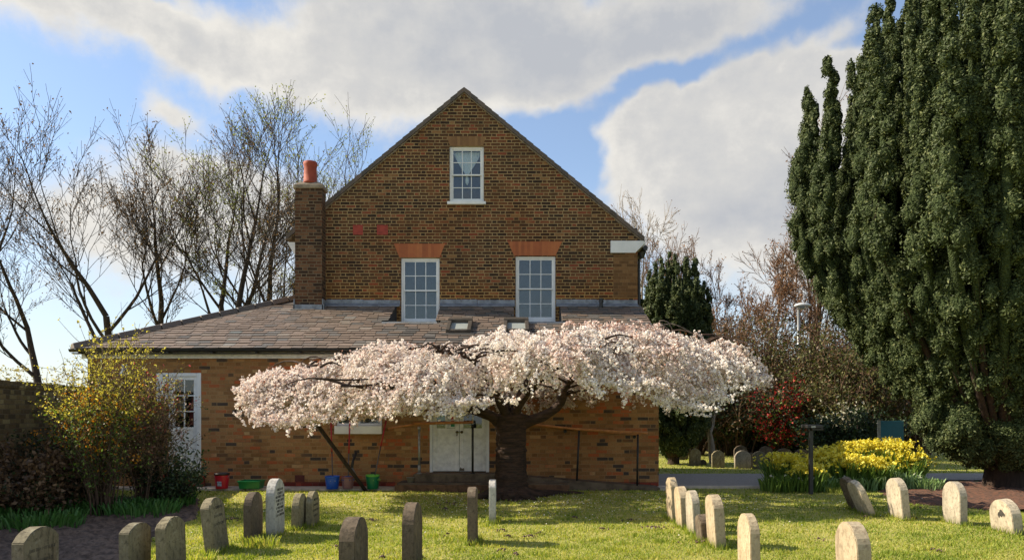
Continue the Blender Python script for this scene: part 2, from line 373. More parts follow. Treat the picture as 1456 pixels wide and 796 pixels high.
M_twigdark = bark('dark winter bark', (.045, .032, .024), (.018, .013, .010), bmp=.4)
M_twigbrown = bark('brown twigs', (.15, .095, .06), (.07, .045, .03), bmp=.3)
M_twigpale = bark('pale twigs', (.30, .25, .19), (.16, .13, .095), bmp=.3)
M_yewbark = bark('yew bark', (.05, .030, .020), (.02, .013, .010))

exec_order_note = None
# ================================================================== GROUND
def sheet(name, poly, z, m_, kind='structure', label=None):
    o = meshobj(name, [(x, y, z) for x, y in poly], [tuple(range(len(poly)))], m_); tag(o, kind=kind); return o
def groundmat():
    m_, t = mat('lawn'); n = t.noise(t.co, .45, 6, .65); n2 = t.noise(t.co, 3.5, 6, .65); n3 = t.noise(t.co, 28, 5, .6)
    c = t.ramp(t.m('ADD', t.m('MULTIPLY', n, .55), t.m('MULTIPLY', n2, .45)), [(.3, (.22, .24, .045)), (.5, (.33, .32, .07)), (.7, (.46, .40, .14))])
    c = t.mix(t.sstep(n3, .5, .7, 0., .5), c, (.13, .10, .05))
    c = t.mix(t.sstep(t.noise(t.co, 1.6, 5, .7), .66, .74, 0., .7), c, (.14, .095, .055))
    t.put(t.b.inputs['Base Color'], c); t.b.inputs['Roughness'].default_value = .95; bump(t, t.m('ADD', n3, t.m('MULTIPLY', n2, 2.)), .8, .03); return m_
M_lawn = groundmat()
_gr = np.random.default_rng(3); _GW = [(_gr.uniform(0, 2*np.pi), _gr.uniform(.5, 3.2), _gr.uniform(0, 6)) for _ in range(10)]
def ground_z(Xg, Yg):
    Zg = np.zeros_like(Xg)
    for a, f, p in _GW: Zg = Zg+np.sin((Xg*np.cos(a)+Yg*np.sin(a))*f+p)*.010/f
    return Zg*((Xg > -14)*(Xg < 22)*(Yg > 5)*(Yg < 14.6))-.012
def gsheet():
    xs = np.concatenate([[-400, -120, -50, -25], np.arange(-14, 22.1, .25), [30, 60, 120, 400]]); ys = np.concatenate([[-60, -20, 0, 3], np.arange(5, 30.1, .25), [40, 60, 100, 200, 600]])
    Xg, Yg = np.meshgrid(xs, ys); rng = np.random.default_rng(3)
    Zg = ground_z(Xg, Yg)
    nx, ny = len(xs), len(ys); i = np.arange(ny-1)[:, None]*nx; j = np.arange(nx-1)[None, :]
    Fq = np.stack([i+j, i+j+1, i+nx+j+1, i+nx+j], -1).reshape(-1, 4)
    o = meshobj('ground', np.stack([Xg, Yg, Zg], -1), Fq, M_lawn, smooth=True); tag(o, kind='structure')
gsheet()
M_path = simple('pale paving', (.55, .47, .38), .9, var=.35, scale=5, bmp=.5)
M_drive = simple('gravelled tarmac', (.34, .30, .26), .95, var=.3, scale=25, bmp=.7, col2=(.24, .21, .18))
M_soil = simple('bare soil', (.15, .10, .07), .98, var=.6, scale=14, bmp=1., col2=(.055, .036, .026))
M_litter = simple('red leaf litter', (.16, .07, .04), .98, var=.5, scale=14, bmp=1., col2=(.06, .035, .022))
b = MB(); b.box(-9.4, 3.35, 14.93, 15.42, -.05, .035); o = b.build('path', M_path, bevel=.008); tag(o, kind='structure')
sheet('drive', [(3.06, 15.45), (5.3, 15.45), (6.2, 16.9), (16, 17.2), (16, 19.0), (3.08, 18.7)], .012, M_drive)
b = MB(); b.box(3.06, 5.35, 15.36, 15.45, -.05, .045); o = b.build('kerb', M_path, bevel=.008); tag(o, kind='structure')

def rough_patch(name, poly, z, m_, amp=.03, step=.12, seed=1):
    poly = np.array(poly); x0, y0 = poly.min(0); x1, y1 = poly.max(0); rng = np.random.default_rng(seed)
    xs = np.arange(x0, x1, step); ys = np.arange(y0, y1, step); Xg, Yg = np.meshgrid(xs, ys)
    def inside(px, py):
        c = np.zeros_like(px, bool); n = len(poly)
        for i in range(n):
            xa, ya = poly[i]; xb, yb = poly[(i+1) % n]
            cond = ((ya > py) != (yb > py)) & (px < (xb-xa)*(py-ya)/(yb-ya+1e-9)+xa); c ^= cond
        return c
    ins = inside(Xg, Yg); Zg = z+rng.uniform(-amp, amp, Xg.shape); Zg[~ins] = -.06
    nx = len(xs); i = np.arange(len(ys)-1)[:, None]*nx; j = np.arange(nx-1)[None, :]
    Fq = np.stack([i+j, i+j+1, i+nx+j+1, i+nx+j], -1).reshape(-1, 4)
    o = meshobj(name, np.stack([Xg, Yg, Zg], -1), Fq, m_, smooth=True); tag(o, kind='structure'); return inside
in_soil = rough_patch('soil', [(-9.5, 5.), (-3.4, 5.), (-3.7, 7.2), (-4.4, 8.6), (-4.7, 11.), (-5.7, 13.4), (-9.5, 13.8)], .03, M_soil, amp=.045, step=.09)
in_litter = rough_patch('leaf_litter', [(6.9, 12.9), (8.2, 12.0), (11, 12.), (13, 14), (12, 17), (8.5, 16.5), (7.2, 14.6)], .02, M_litter, seed=5)

# grass blades
def grass():
    rng = np.random.default_rng(11); n = 330000
    u = rng.uniform(size=n); Ya, Yb = 5.6, 27.; Y = 1/(1/Ya-u*(1/Ya-1/Yb)); Xs = rng.uniform(-.74, .74, n)*Y
    keep = ~in_soil(Xs, Y) & ~((Y > 14.9) & (Xs < 3.3)) & ~((Y > 15.3) & (Y < 18.9) & (Xs < 16)) & ~((Y < 18.9) & (Y > 14.9) & (Xs > 5.4) & (rng.uniform(size=n) < .5))
    lit = in_litter(Xs, Y) & (rng.uniform(size=n) < .9); keep &= ~lit
    keep &= ~((Y > 18.8) & (Xs < 3.0))
    # worn spots
    ph = np.sin(Xs*1.7+1)*np.sin(Y*2.1+.4)+np.sin(Xs*4.3+Y*2.2)*.6+np.sin(Y*5.7-Xs*3.3)*.4; keep &= rng.uniform(size=n) < np.clip(1.0-.28*ph, .25, 1)
    Xs, Y = Xs[keep], Y[keep]; n = len(Xs)
    tuft = np.clip(np.sin(Xs*7.1+np.sin(Y*5))*np.sin(Y*8.3+np.sin(Xs*4)), 0, 1)
    h = rng.uniform(.013, .032, n)*(1+.9*tuft)*(1+.02*Y); wd = (.0035+.00055*Y)*rng.uniform(.7, 1.3, n)
    a = rng.uniform(0, 2*np.pi, n); lean = rng.uniform(.1, .9, n)*h; la = rng.uniform(0, 2*np.pi, n)
    B = np.stack([Xs, Y, ground_z(Xs, Y)-.006], -1); d = np.stack([np.cos(a), np.sin(a), np.zeros(n)], -1)*wd[:, None]
    T = B+np.stack([np.cos(la)*lean, np.sin(la)*lean, h], -1)
    V = np.stack([B-d, B+d, T], 1).reshape(-1, 3)
    var = np.repeat(np.clip(rng.normal(.45, .2, n)+.1*ph[keep], 0, 1), 3)
    m_ = leafmat('grass blades', [(0, (.10, .17, .02)), (.3, (.23, .31, .045)), (.6, (.38, .41, .08)), (.85, (.54, .49, .16)), (1, (.62, .54, .27))], .6, .48, .25, (1.15, 1.1, .5), .7, .5)
    o = meshobj('grass', V, np.arange(3*n).reshape(n, 3), m_, var=var); tag(o, kind='stuff')
    o['label'] = 'short green and straw-yellow lawn grass'; o['category'] = 'grass'
grass()

# ================================================================== HOUSE
YG = 18.1; YE = 15.4; SL = .435; YV = 15.1; ZV = 2.88
def roofz(y): return ZV+SL*(y-YV)
house = empty('brick_house', (-1.2, 17, 0), 'brown brick gabled house with a slate lean-to extension behind the blossoming tree', 'house')
def wall_xz(name, outer, holes, y, m_, depth=.12, normal=-1):
    polys = [[Vector((x, z, 0)) for x, z in outer]]+[[Vector((x, z, 0)) for x, z in ((a, c), (a, d), (b_, d), (b_, c))] for a, b_, c, d in holes]
    tris = tessellate_polygon(polys); flat = [p for q in polys for p in q]
    vs = [(p.x, y, p.y) for p in flat]; fs = [tuple(t) for t in tris]
    mb = MB(); mb.add(vs, fs)
    for a, b_, c, d in holes:      # reveals
        k = [(a, y, c), (b_, y, c), (b_, y, d), (a, y, d), (a, y+depth, c), (b_, y+depth, c), (b_, y+depth, d), (a, y+depth, d)]
        mb.add(k, [(0, 1, 5, 4), (1, 2, 6, 5), (2, 3, 7, 6), (3, 0, 4, 7)])
    o = meshobj(name, mb.v, mb.f, m_, house); return o
GL, GR, AX, AZ = -5.32, 3.08, -1.17, 9.50
gs = .83
def rake(x): return AZ-.10-gs*abs(x-AX)
win_g = [(X_(570,YG), X_(625,YG), Z_(458,YG), Z_(366.5,YG)), (X_(733,YG), X_(790,YG), Z_(456,YG), Z_(364,YG)), (X_(639,YG), X_(688,YG), Z_(287,YG), Z_(208,YG))]
wall_xz('gable_wall', [(GL, 0), (GR, 0), (GR, rake(GR)), (AX, rake(AX)), (GL, rake(GL))], win_g, YG, M_gable)
side = MB(); side.add([(GR, YG, 0), (GR, 21, 0), (GR, 21, rake(GR)), (GR, YG, rake(GR))], [(0, 1, 2, 3)])
side.add([(GL, YG, 0), (GL, 21, 0), (GL, 21, rake(GL)), (GL, YG, rake(GL))], [(3, 2, 1, 0)])
side.add([(GL, 21, 0), (GR, 21, 0), (GR, 21, rake(GR)), (AX, 21, rake(AX)), (GL, 21, rake(GL))], [(0, 4, 3, 2, 1)])
side.build('side_wall', M_gable, house)
# main roof slabs with a dark verge
rf = MB(); th = .11
for sgn, xe in ((-1, -5.52), (1, 3.24)):
    ze = AZ-gs*abs(xe-AX)
    for k in range(26):      # tile courses as steps
        t0, t1 = k/26, (k+1)/26
        xa, xb = AX+(xe-AX)*t0, AX+(xe-AX)*t1; za, zb = AZ+(ze-AZ)*t0, AZ+(ze-AZ)*t1
        rf.hexa([(xa, YG-.07, za-th), (xb, YG-.07, zb-th), (xb, 21.1, zb-th), (xa, 21.1, za-th), (xa, YG-.07, za), (xb, YG-.07, zb+.018), (xb, 21.1, zb+.018), (xa, 21.1, za)], random.Random(k).random())
rf.build('roof', M_tile, house, usevar=True)
# verge mortar strip, slightly irregular
vm = MB()
for sgn, xe in ((-1, -5.45), (1, 3.2)):
    for k in range(60):
        t0, t1 = k/60, (k+1)/60; xa, xb = AX+(xe-AX)*t0, AX+(xe-AX)*t1
        za, zb = AZ-gs*abs(xa-AX)-th-.004, AZ-gs*abs(xb-AX)-th-.004; d = random.Random(k+sgn).uniform(.02, .045)
        vm.hexa([(xa, YG-.03, za-d), (xb, YG-.03, zb-d), (xb, YG+.02, zb-d), (xa, YG+.02, za-d), (xa, YG-.03, za), (xb, YG-.03, zb), (xb, YG+.02, zb), (xa, YG+.02, za)])
vm.build('verge_mortar', M_mortar, house)
# boxed eaves ends
ee = MB(); ee.prism([(X_(868,YG), Z_(343,YG)), (X_(868,YG), Z_(360,YG)), (X_(903,YG), Z_(360,YG)), (X_(917,YG), Z_(346,YG)), (X_(917,YG), Z_(343,YG))], YG-.06, YG+.1)
ee.box(GR+.003, GR+.2, YG+.1, 21, Z_(350,YG), Z_(343,YG)-.01)
ee.build('eaves_board', M_white, house, bevel=.006)
ee = MB(); ee.prism([(X_(409,YG), Z_(345,YG)), (X_(412,YG), Z_(350,YG)), (X_(420,YG), Z_(363,YG)), (X_(424,YG), Z_(363,YG)), (X_(424,YG), Z_(345,YG))], YG-.05, YG+.1); ee.build('eaves_board', M_white, house)
g2 = MB(); g2.tube([(GR+.2, YG+.02, Z_(352,YG)), (GR+.2, 21, Z_(352,YG))], .06, 10); g2.tube([(GR+.2, YG+.1, Z_(356,YG)), (GR+.06, YG+.12, Z_(368,YG)), (GR+.05, YG+.12, Z_(380,YG)), (GR+.05, YG+.12, Z_(436,YG))], .035, 8)
g2.lathe(GR+.12, YG+.1, [(.05, Z_(366,YG)), (.1, Z_(358,YG))], 10); g2.lathe(X_(905,YG), YG+.2, [(.1, Z_(330,YG)), (.05, Z_(322,YG))], 10)
g2.build('downpipe', M_black, house)
# brick patch, air bricks, lintels
b = MB(); b.box(X_(872,YG), GR-.004, YG-.004, YG+.05, Z_(423,YG), Z_(361,YG)); b.build('brick_patch', M_patch, house)
M_air = simple('red air brick', (.33, .045, .025), .7, var=.3, scale=10)
for (xa, xb, ya, yb) in ((502, 516, 320, 334), (536, 551.5, 320, 334)):
    b = MB(); b.box(X_(xa,YG), X_(xb,YG), YG-.012, YG+.03, Z_(yb,YG), Z_(ya,YG))
    for k in range(4): b.box(X_(xa+1,YG), X_(xb-1,YG), YG-.017, YG-.008, Z_(yb-2-k*3.4,YG), Z_(yb-3.4-k*3.4,YG))
    b.build('air_brick', M_air, house)
def lintel(x0, x1, x2, x3, yt, yb, m_):
    b = MB(); b.prism([(X_(x0,YG), Z_(yt,YG)), (X_(x1,YG), Z_(yt,YG)), (X_(x2,YG), Z_(yb,YG)), (X_(x3,YG), Z_(yb,YG))], YG-.006, YG+.05); b.build('lintel', m_, house)
lintel(560, 633, 625, 568, 346.5, 366, M_rub); lintel(722, 799, 790, 731, 343.5, 363.5, M_rub); lintel(635, 691, 687, 640, 194, 207.5, M_rub2)
# flashing at the lean-to
b = MB()
xs_f = [(-5.3+.75, win_g[0][0]-.01), (win_g[0][1]+.01, win_g[1][0]-.01), (win_g[1][1]+.01, GR)]
for xa, xb in xs_f:
    b = MB(); n = max(1, int((xb-xa)/.9))
    for k in range(n):
        q0, q1 = xa+(xb-xa)*k/n, xa+(xb-xa)*(k+1)/n-.006; j = random.Random(k*7+n).uniform(-.012, .012)
        b.box(q0, q1, YG-.025, YG+.01, roofz(YG)-.02, roofz(YG)+.13+j); b.hexa([(q0, YG-.2, roofz(YG-.2)+.03), (q1, YG-.2, roofz(YG-.2)+.03), (q1, YG-.02, roofz(YG)+.03), (q0, YG-.02, roofz(YG)+.03), (q0, YG-.2, roofz(YG-.2)+.045), (q1, YG-.2, roofz(YG-.2)+.045), (q1, YG-.02, roofz(YG)+.05), (q0, YG-.02, roofz(YG)+.05)])
    b.build('lead_flashing', M_lead, house, bevel=.004)
b = MB(); b.tube([(X_(855,17.8), 17.85, roofz(17.8)-.1), (X_(855,17.8), 17.85, Z_(424,17.85))], .045, 10); b.lathe(X_(855,17.8), 17.85, [(.06, Z_(430,17.85)), (.06, Z_(427,17.85))], 10); b.build('vent_pipe', M_black, house)

# sash windows
def sash_window(rect, y, cols=3, rows=4, sill=True, curtain=False, room=.9, label=None):
    a, b_, c, d = rect; f = .055; mb = MB(); yy = y+.05
    mb.box(a+.003, a+f, yy, yy+.1, c, d-.003); mb.box(b_-f, b_-.003, yy, yy+.1, c, d-.003)
    mb.box(a+f, b_-f, yy, yy+.1, d-f, d-.003); mb.box(a+f, b_-f, yy, yy+.1, c+.003, c+.05)
    wn = mb.build('window', M_white, house, bevel=.004)
    if label: wn['label'] = label
    mid = (c+d)/2; ia, ib = a+f, b_-f
    for k, (z0, z1, ys) in enumerate(((mid-.02, d-f, yy+.02), (c+.05, mid+.02, yy+.055))):
        s = MB(); st = .035
        s.box(ia, ia+st, ys, ys+.033, z0, z1); s.box(ib-st, ib, ys, ys+.033, z0, z1); s.box(ia+st, ib-st, ys, ys+.033, z1-st, z1); s.box(ia+st, ib-st, ys, ys+.033, z0, z0+st*(1.0 if k == 0 else 1.5))
        for j in range(1, cols):
            xx = ia+st+(ib-ia-2*st)*j/cols; s.box(xx-.009, xx+.009, ys+.004, ys+.029, z0+st, z1-st)
        zz = (z0+z1)/2; s.box(ia+st, ib-st, ys+.005, ys+.028, zz-.009, zz+.009)
        s.build('sash', M_white, wn, bevel=.003)
    g = MB(); g.box(ia+.01, ib-.01, yy+.034, yy+.04, mid, d-f-.01); g.box(ia+.01, ib-.01, yy+.07, yy+.076, c+.06, mid); g.build('glass', M_glass, wn)
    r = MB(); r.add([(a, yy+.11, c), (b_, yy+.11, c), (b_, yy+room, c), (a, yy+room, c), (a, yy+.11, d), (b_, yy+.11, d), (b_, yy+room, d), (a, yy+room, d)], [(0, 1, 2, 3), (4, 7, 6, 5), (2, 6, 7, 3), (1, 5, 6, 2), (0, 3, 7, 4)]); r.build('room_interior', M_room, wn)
    if sill:
        s = MB(); s.box(a-.05, b_+.05, y-.07, yy+.05, c-.075, c-.004); s.build('sill', M_white, wn, bevel=.006)
    return wn
w1 = sash_window(win_g[0], YG, sill=False); w2 = sash_window(win_g[1], YG, sill=False); w3 = sash_window(win_g[2], YG, sill=True, label='attic sash window with a gathered net curtain')
for wn, (a, b_, c, d) in ((w1, win_g[0]), (w2, win_g[1])):
    s = MB(); s.box(a+.003, b_-.003, YG-.06, YG+.05, c-.05, c-.002); s.build('sill', M_white, wn, bevel=.005)
a, b_, c, d = win_g[2]; mx = (a+b_)/2
cu = MB(); n = 18
for k in range(n):
    t0, t1 = k/n, (k+1)/n
    def hx(t): return (b_-a-.14)/2*(1-t)**.85+.015
    for s_ in (-1, 1):
        m2 = 7
        for j in range(m2):
            q0, q1 = j/m2, (j+1)/m2; wv = lambda q, t: .012*math.sin(q*20+t*5)
            z0, z1 = d-.08-(d-c)*.42*t0, d-.08-(d-c)*.42*t1
            cu.add([(mx+s_*hx(t0)*q0, YG+.2+wv(q0, t0), z0), (mx+s_*hx(t0)*q1, YG+.2+wv(q1, t0), z0), (mx+s_*hx(t1)*q1, YG+.2+wv(q1, t1), z1), (mx+s_*hx(t1)*q0, YG+.2+wv(q0, t1), z1)], [(0, 1, 2, 3)])
cu.lathe(mx, YG+.2, [(.015, d-.09-(d-c)*.42), (.05, d-.1-(d-c)*.48), (.045, d-.1-(d-c)*.54), (.012, d-.1-(d-c)*.58)], 9)
cu.build('curtain', M_cloth, w3)
bk = MB(); 
for k in range(5): bk.box(a+.09+k*.065, a+.15+k*.065, YG+.19, YG+.26, c+.06, c+.14+.015*math.sin(k*3), 0)
bk.build('books', simple('dusty books', (.3, .34, .3), .8, var=.5, scale=30), w3)

# chimney
ch = MB(); CX0, CX1, CY0 = X_(419.5,17.75), X_(458,17.75), 17.75
ch.box(CX0, CX1, CY0, YG-.003, 3.9, Z_(268,17.75)); 
chim = ch.build('chimney', M_chim, house)
cc = MB(); cc.box(CX0-.03, CX1+.03, CY0-.03, YG+.1, Z_(268,17.75), Z_(262.5,17.75)); zt = Z_(262.5,17.75)
cc.hexa([(CX0-.03, CY0-.03, zt), (CX1+.03, CY0-.03, zt), (CX1+.03, YG+.1, zt), (CX0-.03, YG+.1, zt), (CX0+.1, CY0+.08, zt+.09), (CX1-.1, CY0+.08, zt+.09), (CX1-.1, YG, zt+.09), (CX0+.1, YG, zt+.09)]); cc.build('chimney_cap', M_mortar, chim, bevel=.02)
zp = Z_(257,17.75); pc = X_(438.5,17.75)
cp = MB(); cp.lathe(pc, 17.93, [(.175, zp-.03), (.172, zp+.02), (.16, zp+.03), (.150, zp+.36), (.165, zp+.42), (.168, zp+.49), (.15, zp+.505), (.12, zp+.5), (.11, zp+.3)], 24); cp.build('chimney_pot', M_pot, chim, smooth=True)
cf = MB(); cf.box(CX0-.04, CX1+.05, CY0-.03, CY0-.006, roofz(CY0)-.04, roofz(CY0)+.12); cf.box(CX1+.005, CX1+.03, CY0-.03, YG-.03, roofz(CY0), roofz(YG)+.1); cf.box(CX0-.03, CX0-.005, CY0-.03, YG-.03, roofz(CY0), roofz(YG)+.1); cf.build('chimney_flashing', M_lead, chim)

# extension walls
EXL, EXR = -8.85, 3.06
dl = (X_(223,YE), X_(286,YE), Z_(673,YE), Z_(530,YE)); dd = (X_(611,YE), X_(695.5,YE), Z_(671,YE), Z_(541,YE)); wl = (X_(478,YE), X_(543,YE), Z_(605,YE), Z_(540,YE))
dl_hole = (X_(240,YE), X_(286,YE), Z_(673,YE), Z_(530,YE))
wall_xz('extension_wall', [(EXL, -.1), (EXR, -.1), (EXR, 2.85), (EXL, 2.85)], [dl_hole, dd, wl], YE, M_lower, .1)
ew = MB(); ew.add([(EXR, YE, -.1), (EXR, YG, -.1), (EXR, YG, roofz(YG)-.03), (EXR, YE, roofz(YE)-.05)], [(0, 1, 2, 3)]); ew.build('extension_side_wall', M_lower, house); ew = MB(); ew.add([(EXL, YE, -.1), (EXL, 21, -.1), (EXL, 21, 2.85), (EXL, YE, 2.85)], [(3, 2, 1, 0)]); ew.build('extension_side_wall', M_lower, house)
pl = MB(); pl.box(X_(395,YE), X_(562,YE), YE-.025, YE+.01, .03, .125); pl.build('plinth_course', M_redbrick, house); pl = MB(); pl.box(X_(746,YE), EXR-.02, YE-.02, YE+.01, .03, .12); pl.build('plinth_course', M_redbrick, house)
pl = MB(); pl.box(X_(223,YE)-.1, X_(292,YE), YE-.14, YE-.002, .03, dl[2]-.02); pl.build('door_step', M_redbrick, house, bevel=.008)
b = MB(); b.box(X_(419.5,YE), X_(433,YE), YE-.012, YE+.02, Z_(688,YE), Z_(675,YE))
for k in range(4): b.box(X_(421,YE), X_(431.5,YE), YE-.018, YE-.01, Z_(687-k*3,YE), Z_(685.5-k*3,YE))
b.build('air_brick', simple('dark red air brick', (.13, .03, .02), .8), house)

# lean-to roof: slates laid one by one, holes for window notches and roof lights
NZ = 3.62; NY = YV+(NZ-ZV)/SL
notch = [(win_g[0][0]-.10, win_g[0][1]+.03), (win_g[1][0]-.04, win_g[1][1]+.09)]
skl = [(X_(636,16.4), X_(671,16.4), 15.99, 16.76), (X_(716,16.4), X_(752,16.4), 16.02, 16.78)]
HIPX = -9.0; RX = 3.14
sl = MB(); rr = random.Random(4); gauge = .15; ny = int((YG-YV)/gauge)+1
up = Vector((0, 1, SL)).normalized(); nr = Vector((0, -SL, 1)).normalized()
for j in range(ny):
    y0 = YV-.04+j*gauge; y1 = min(y0+gauge*1.7, YG-.01); x = HIPX+(y0-YV)+.02; x += (j % 2)*.15+rr.uniform(-.03, .03)-.3
    while x < RX:
        ww = rr.uniform(.22, .30); xa, xb = max(x, HIPX+max(0, y0-YV)+.05), min(x+ww-.011, RX); x += ww
        if xb-xa < .03: continue
        pieces = [(xa, xb)]
        ym = y0+gauge*.5
        def cut(ps, c0, c1):
            out = []
            for p0, p1 in ps:
                if p1 <= c0 or p0 >= c1: out.append((p0, p1)); continue
                if p0 < c0: out.append((p0, c0))
                if p1 > c1: out.append((c1, p1))
            return out
        if y0+gauge*.3 > NY-.02:
            for c0, c1 in notch: pieces = cut(pieces, c0, c1)
        for c0, c1, d0, d1 in skl:
            if d0-.1 < ym < d1+.05: pieces = cut(pieces, c0, c1)
        pieces = cut(pieces, CX0, CX1) if ym > CY0 else pieces
        for p0, p1 in pieces:
            if p1-p0 < .02: continue
            lift = rr.uniform(.014, .026); slip = rr.uniform(-.008, .008); tw = rr.uniform(-.006, .006)
            def q(xx, yy, hgt): v = Vector((xx, yy, roofz(yy)))+nr*hgt; return tuple(v)
            ya = y0+slip; yb = y1
            # the top end of each slate runs under the next ones
            if any(yb > NY-.02 and ya < NY and p0 < c1 and p1 > c0 for c0, c1 in notch): yb = min(yb, NY-.01)
            for c0, c1, d0, d1 in skl:
                if ya < d0 < yb and p0 < c1 and p1 > c0: yb = d0
            v_ = rr.random(); v_ = v_*.55+.45*rr.random() if p0 < -3 else v_*.75
            sl.hexa([q(p0, ya+tw, lift), q(p1, ya-tw, lift), q(p1, yb, -.012), q(p0, yb, -.012), q(p0, ya+tw, lift+.011), q(p1, ya-tw, lift+.011), q(p1, yb, .002), q(p0, yb, .002)], v_)
lroof = sl.build('lean_to_roof', M_slate, house, usevar=True)
# under-layer, with the same openings, and the hidden left slope
outer = [(HIPX, YV), (RX-.01, YV), (RX-.01, YG), (HIPX+(YG-YV), YG)]
holes = [[(c0, NY), (c0, YG-.002), (c1, YG-.002), (c1, NY)] for c0, c1 in notch]
polys = [[Vector((x, y, 0)) for x, y in p] for p in [outer]+holes]; tr = tessellate_polygon(polys); flat = [p for q_ in polys for p in q_]
ul = MB(); ul.add([(p.x, p.y, roofz(p.y)-.03) for p in flat], [tuple(t) for t in tr]); ul.build('roof_underlay', M_under, lroof)
ls = MB(); ls.add([(HIPX, YV, ZV), (HIPX, 21, ZV), (GL, 21, ZV+3.68*SL), (GL, YV+3.68, ZV+3.68*SL)], [(0, 3, 2, 1)]); ls.add([(HIPX+3., YG, roofz(YG)), (GL, YG, roofz(YG)), (GL, YV+3.68, ZV+3.68*SL)], [(0, 1, 2)]); ls.build('side_slope', M_tile, lroof)
hp = MB(); nseg = 12
for k in range(nseg):
    t0, t1 = k/nseg*3.68, (k+1)/nseg*3.68-.012; ht = .10
    pa = Vector((HIPX+t0, YV+t0, ZV+SL*t0)); pb = Vector((HIPX+t1, YV+t1, ZV+SL*t1)); s_ = Vector((.11, -.11, 0)); jz = rr.uniform(0, .012)
    hp.hexa([tuple(pa-s_-Vector((0,0,.02))), tuple(pa+s_-Vector((0,0,.02))), tuple(pb+s_-Vector((0,0,.02))), tuple(pb-s_-Vector((0,0,.02))), tuple(pa-s_*.35+Vector((0,0,ht+jz))), tuple(pa+s_*.35+Vector((0,0,ht+jz))), tuple(pb+s_*.35+Vector((0,0,ht+jz))), tuple(pb-s_*.35+Vector((0,0,ht+jz)))], rr.random())
hp.build('hip_tiles', M_tile, lroof, usevar=True, bevel=.015)
# notches around the first-floor windows
for i, (c0, c1) in enumerate(notch):
    n_ = MB(); n_.box(c0, c1, NY, YG-.003, NZ-.04, NZ-.015); n_.box(c0-.12, c1+.05, NY-.13, NY, NZ-.075, NZ-.005, rot=None)
    n_.build('lead_apron', M_lead if i else simple('pale lead', (.5, .5, .48), .5, var=.3, scale=8), lroof)
    for xx, s_ in ((c0, -1), (c1, 1)):
        k_ = MB()
        k_.add([(xx, NY, NZ-.02), (xx, YG, NZ-.02), (xx, YG, roofz(YG)+.03), (xx+s_*.02, NY, NZ-.02), (xx+s_*.02, YG, NZ-.02), (xx+s_*.02, YG, roofz(YG)+.03)], [(0, 1, 2), (5, 4, 3), (0, 2, 5, 3)])
        k_.build('notch_cheek', M_under, lroof)
# roof lights
for c0, c1, d0, d1 in skl:
    def q(xx, yy, hgt): return tuple(Vector((xx, yy, roofz(yy)))+nr*hgt)
    def slab(mb, xa, xb, ya, yb, h0, h1): mb.hexa([q(xa, ya, h0), q(xb, ya, h0), q(xb, yb, h0), q(xa, yb, h0), q(xa, ya, h1), q(xb, ya, h1), q(xb, yb, h1), q(xa, yb, h1)])
    s = MB(); e = .085
    slab(s, c0, c0+e, d0, d1, -.03, .10); slab(s, c1-e, c1, d0, d1, -.03, .10); slab(s, c0+e, c1-e, d0, d0+e, -.03, .085); slab(s, c0, c1, d1-e-.05, d1, -.03, .125)
    sk = s.build('roof_light', simple('bronze roof light frame', (.10, .085, .07), .45, metal=.3, var=.3), house, bevel=.008)
    g = MB(); slab(g, c0+e, c1-e, d0+e, d1-e, .03, .04); g.build('glass', simple('frosted roof glass', (.33, .36, .34), .15, var=.1), sk)
    f_ = MB(); slab(f_, c0-.08, c1+.08, d0-.14, d0-.001, .018, .03); f_.build('flashing', M_under, sk)
# gutter, fascia
b = MB(); b.box(HIPX+.06, RX-.02, YE-.07, YE-.003, 2.69, 2.835); b.build('fascia_board', M_whiteold, house, bevel=.004)
b = MB(); n = 10; gx0, gx1, gy, gz, gr = HIPX-.02, RX+.04, YV-.03, ZV-.02, .062
vs = []; fs = []
for k in range(n+1):
    a_ = math.pi+math.pi*k/n
    for rad in (gr, gr-.006): vs += [(gx0, gy+rad*math.cos(a_), gz+rad*math.sin(a_)), (gx1, gy+rad*math.cos(a_), gz+rad*math.sin(a_))]
for k in range(n): i = k*4; fs += [(i, i+1, i+5, i+4), (i+2, i+6, i+7, i+3)]
b.add(vs, fs)
for k in range(14): xx = gx0+.2+k*.9; b.box(xx, xx+.03, gy-.07, YE-.05, gz-.085, gz-.06)
b.box(gx0, gx1, gy+.05, gy+.2, gz-.09, gz-.07); b.build('gutter', M_black, house)
b = MB(); xx = X_(130,YE-.06); b.tube([(xx, YV, 2.8), (xx, YE-.07, 2.62), (xx, YE-.07, .1)], .035, 10)
for z in (2.4, 1.4, .5): b.lathe(xx, YE-.07, [(.048, z), (.048, z+.06)], 10)
b.build('downpipe', M_black, house)
b = MB(); xx = X_(144,YE-.02); b.tube([(xx, YE-.02, 2.67), (xx, YE-.02, 1.6)], .014, 8); b.build('white_conduit', M_white, house)
# wall lamp
wlmp = empty('wall_lamp', P(178, 530, YE-.1), 'small white bulkhead lamp on the brick wall under the eaves', 'lamp')
b = MB(); b.box(*[X_(174,YE), X_(182,YE)], YE-.03, YE-.002, Z_(534,YE), Z_(518,YE)); b.tube([(X_(178,YE), YE-.03, Z_(521,YE)), (X_(178,YE), YE-.12, Z_(520,YE))], .015, 8); b.build('bracket', M_white, wlmp)
b = MB(); b.lathe(X_(178,YE-.13), YE-.13, [(.04, Z_(524,YE)), (.10, Z_(530,YE)), (.10, Z_(533,YE)), (.06, Z_(533.5,YE))], 16); b.build('lamp_shade', M_white, wlmp, smooth=True)

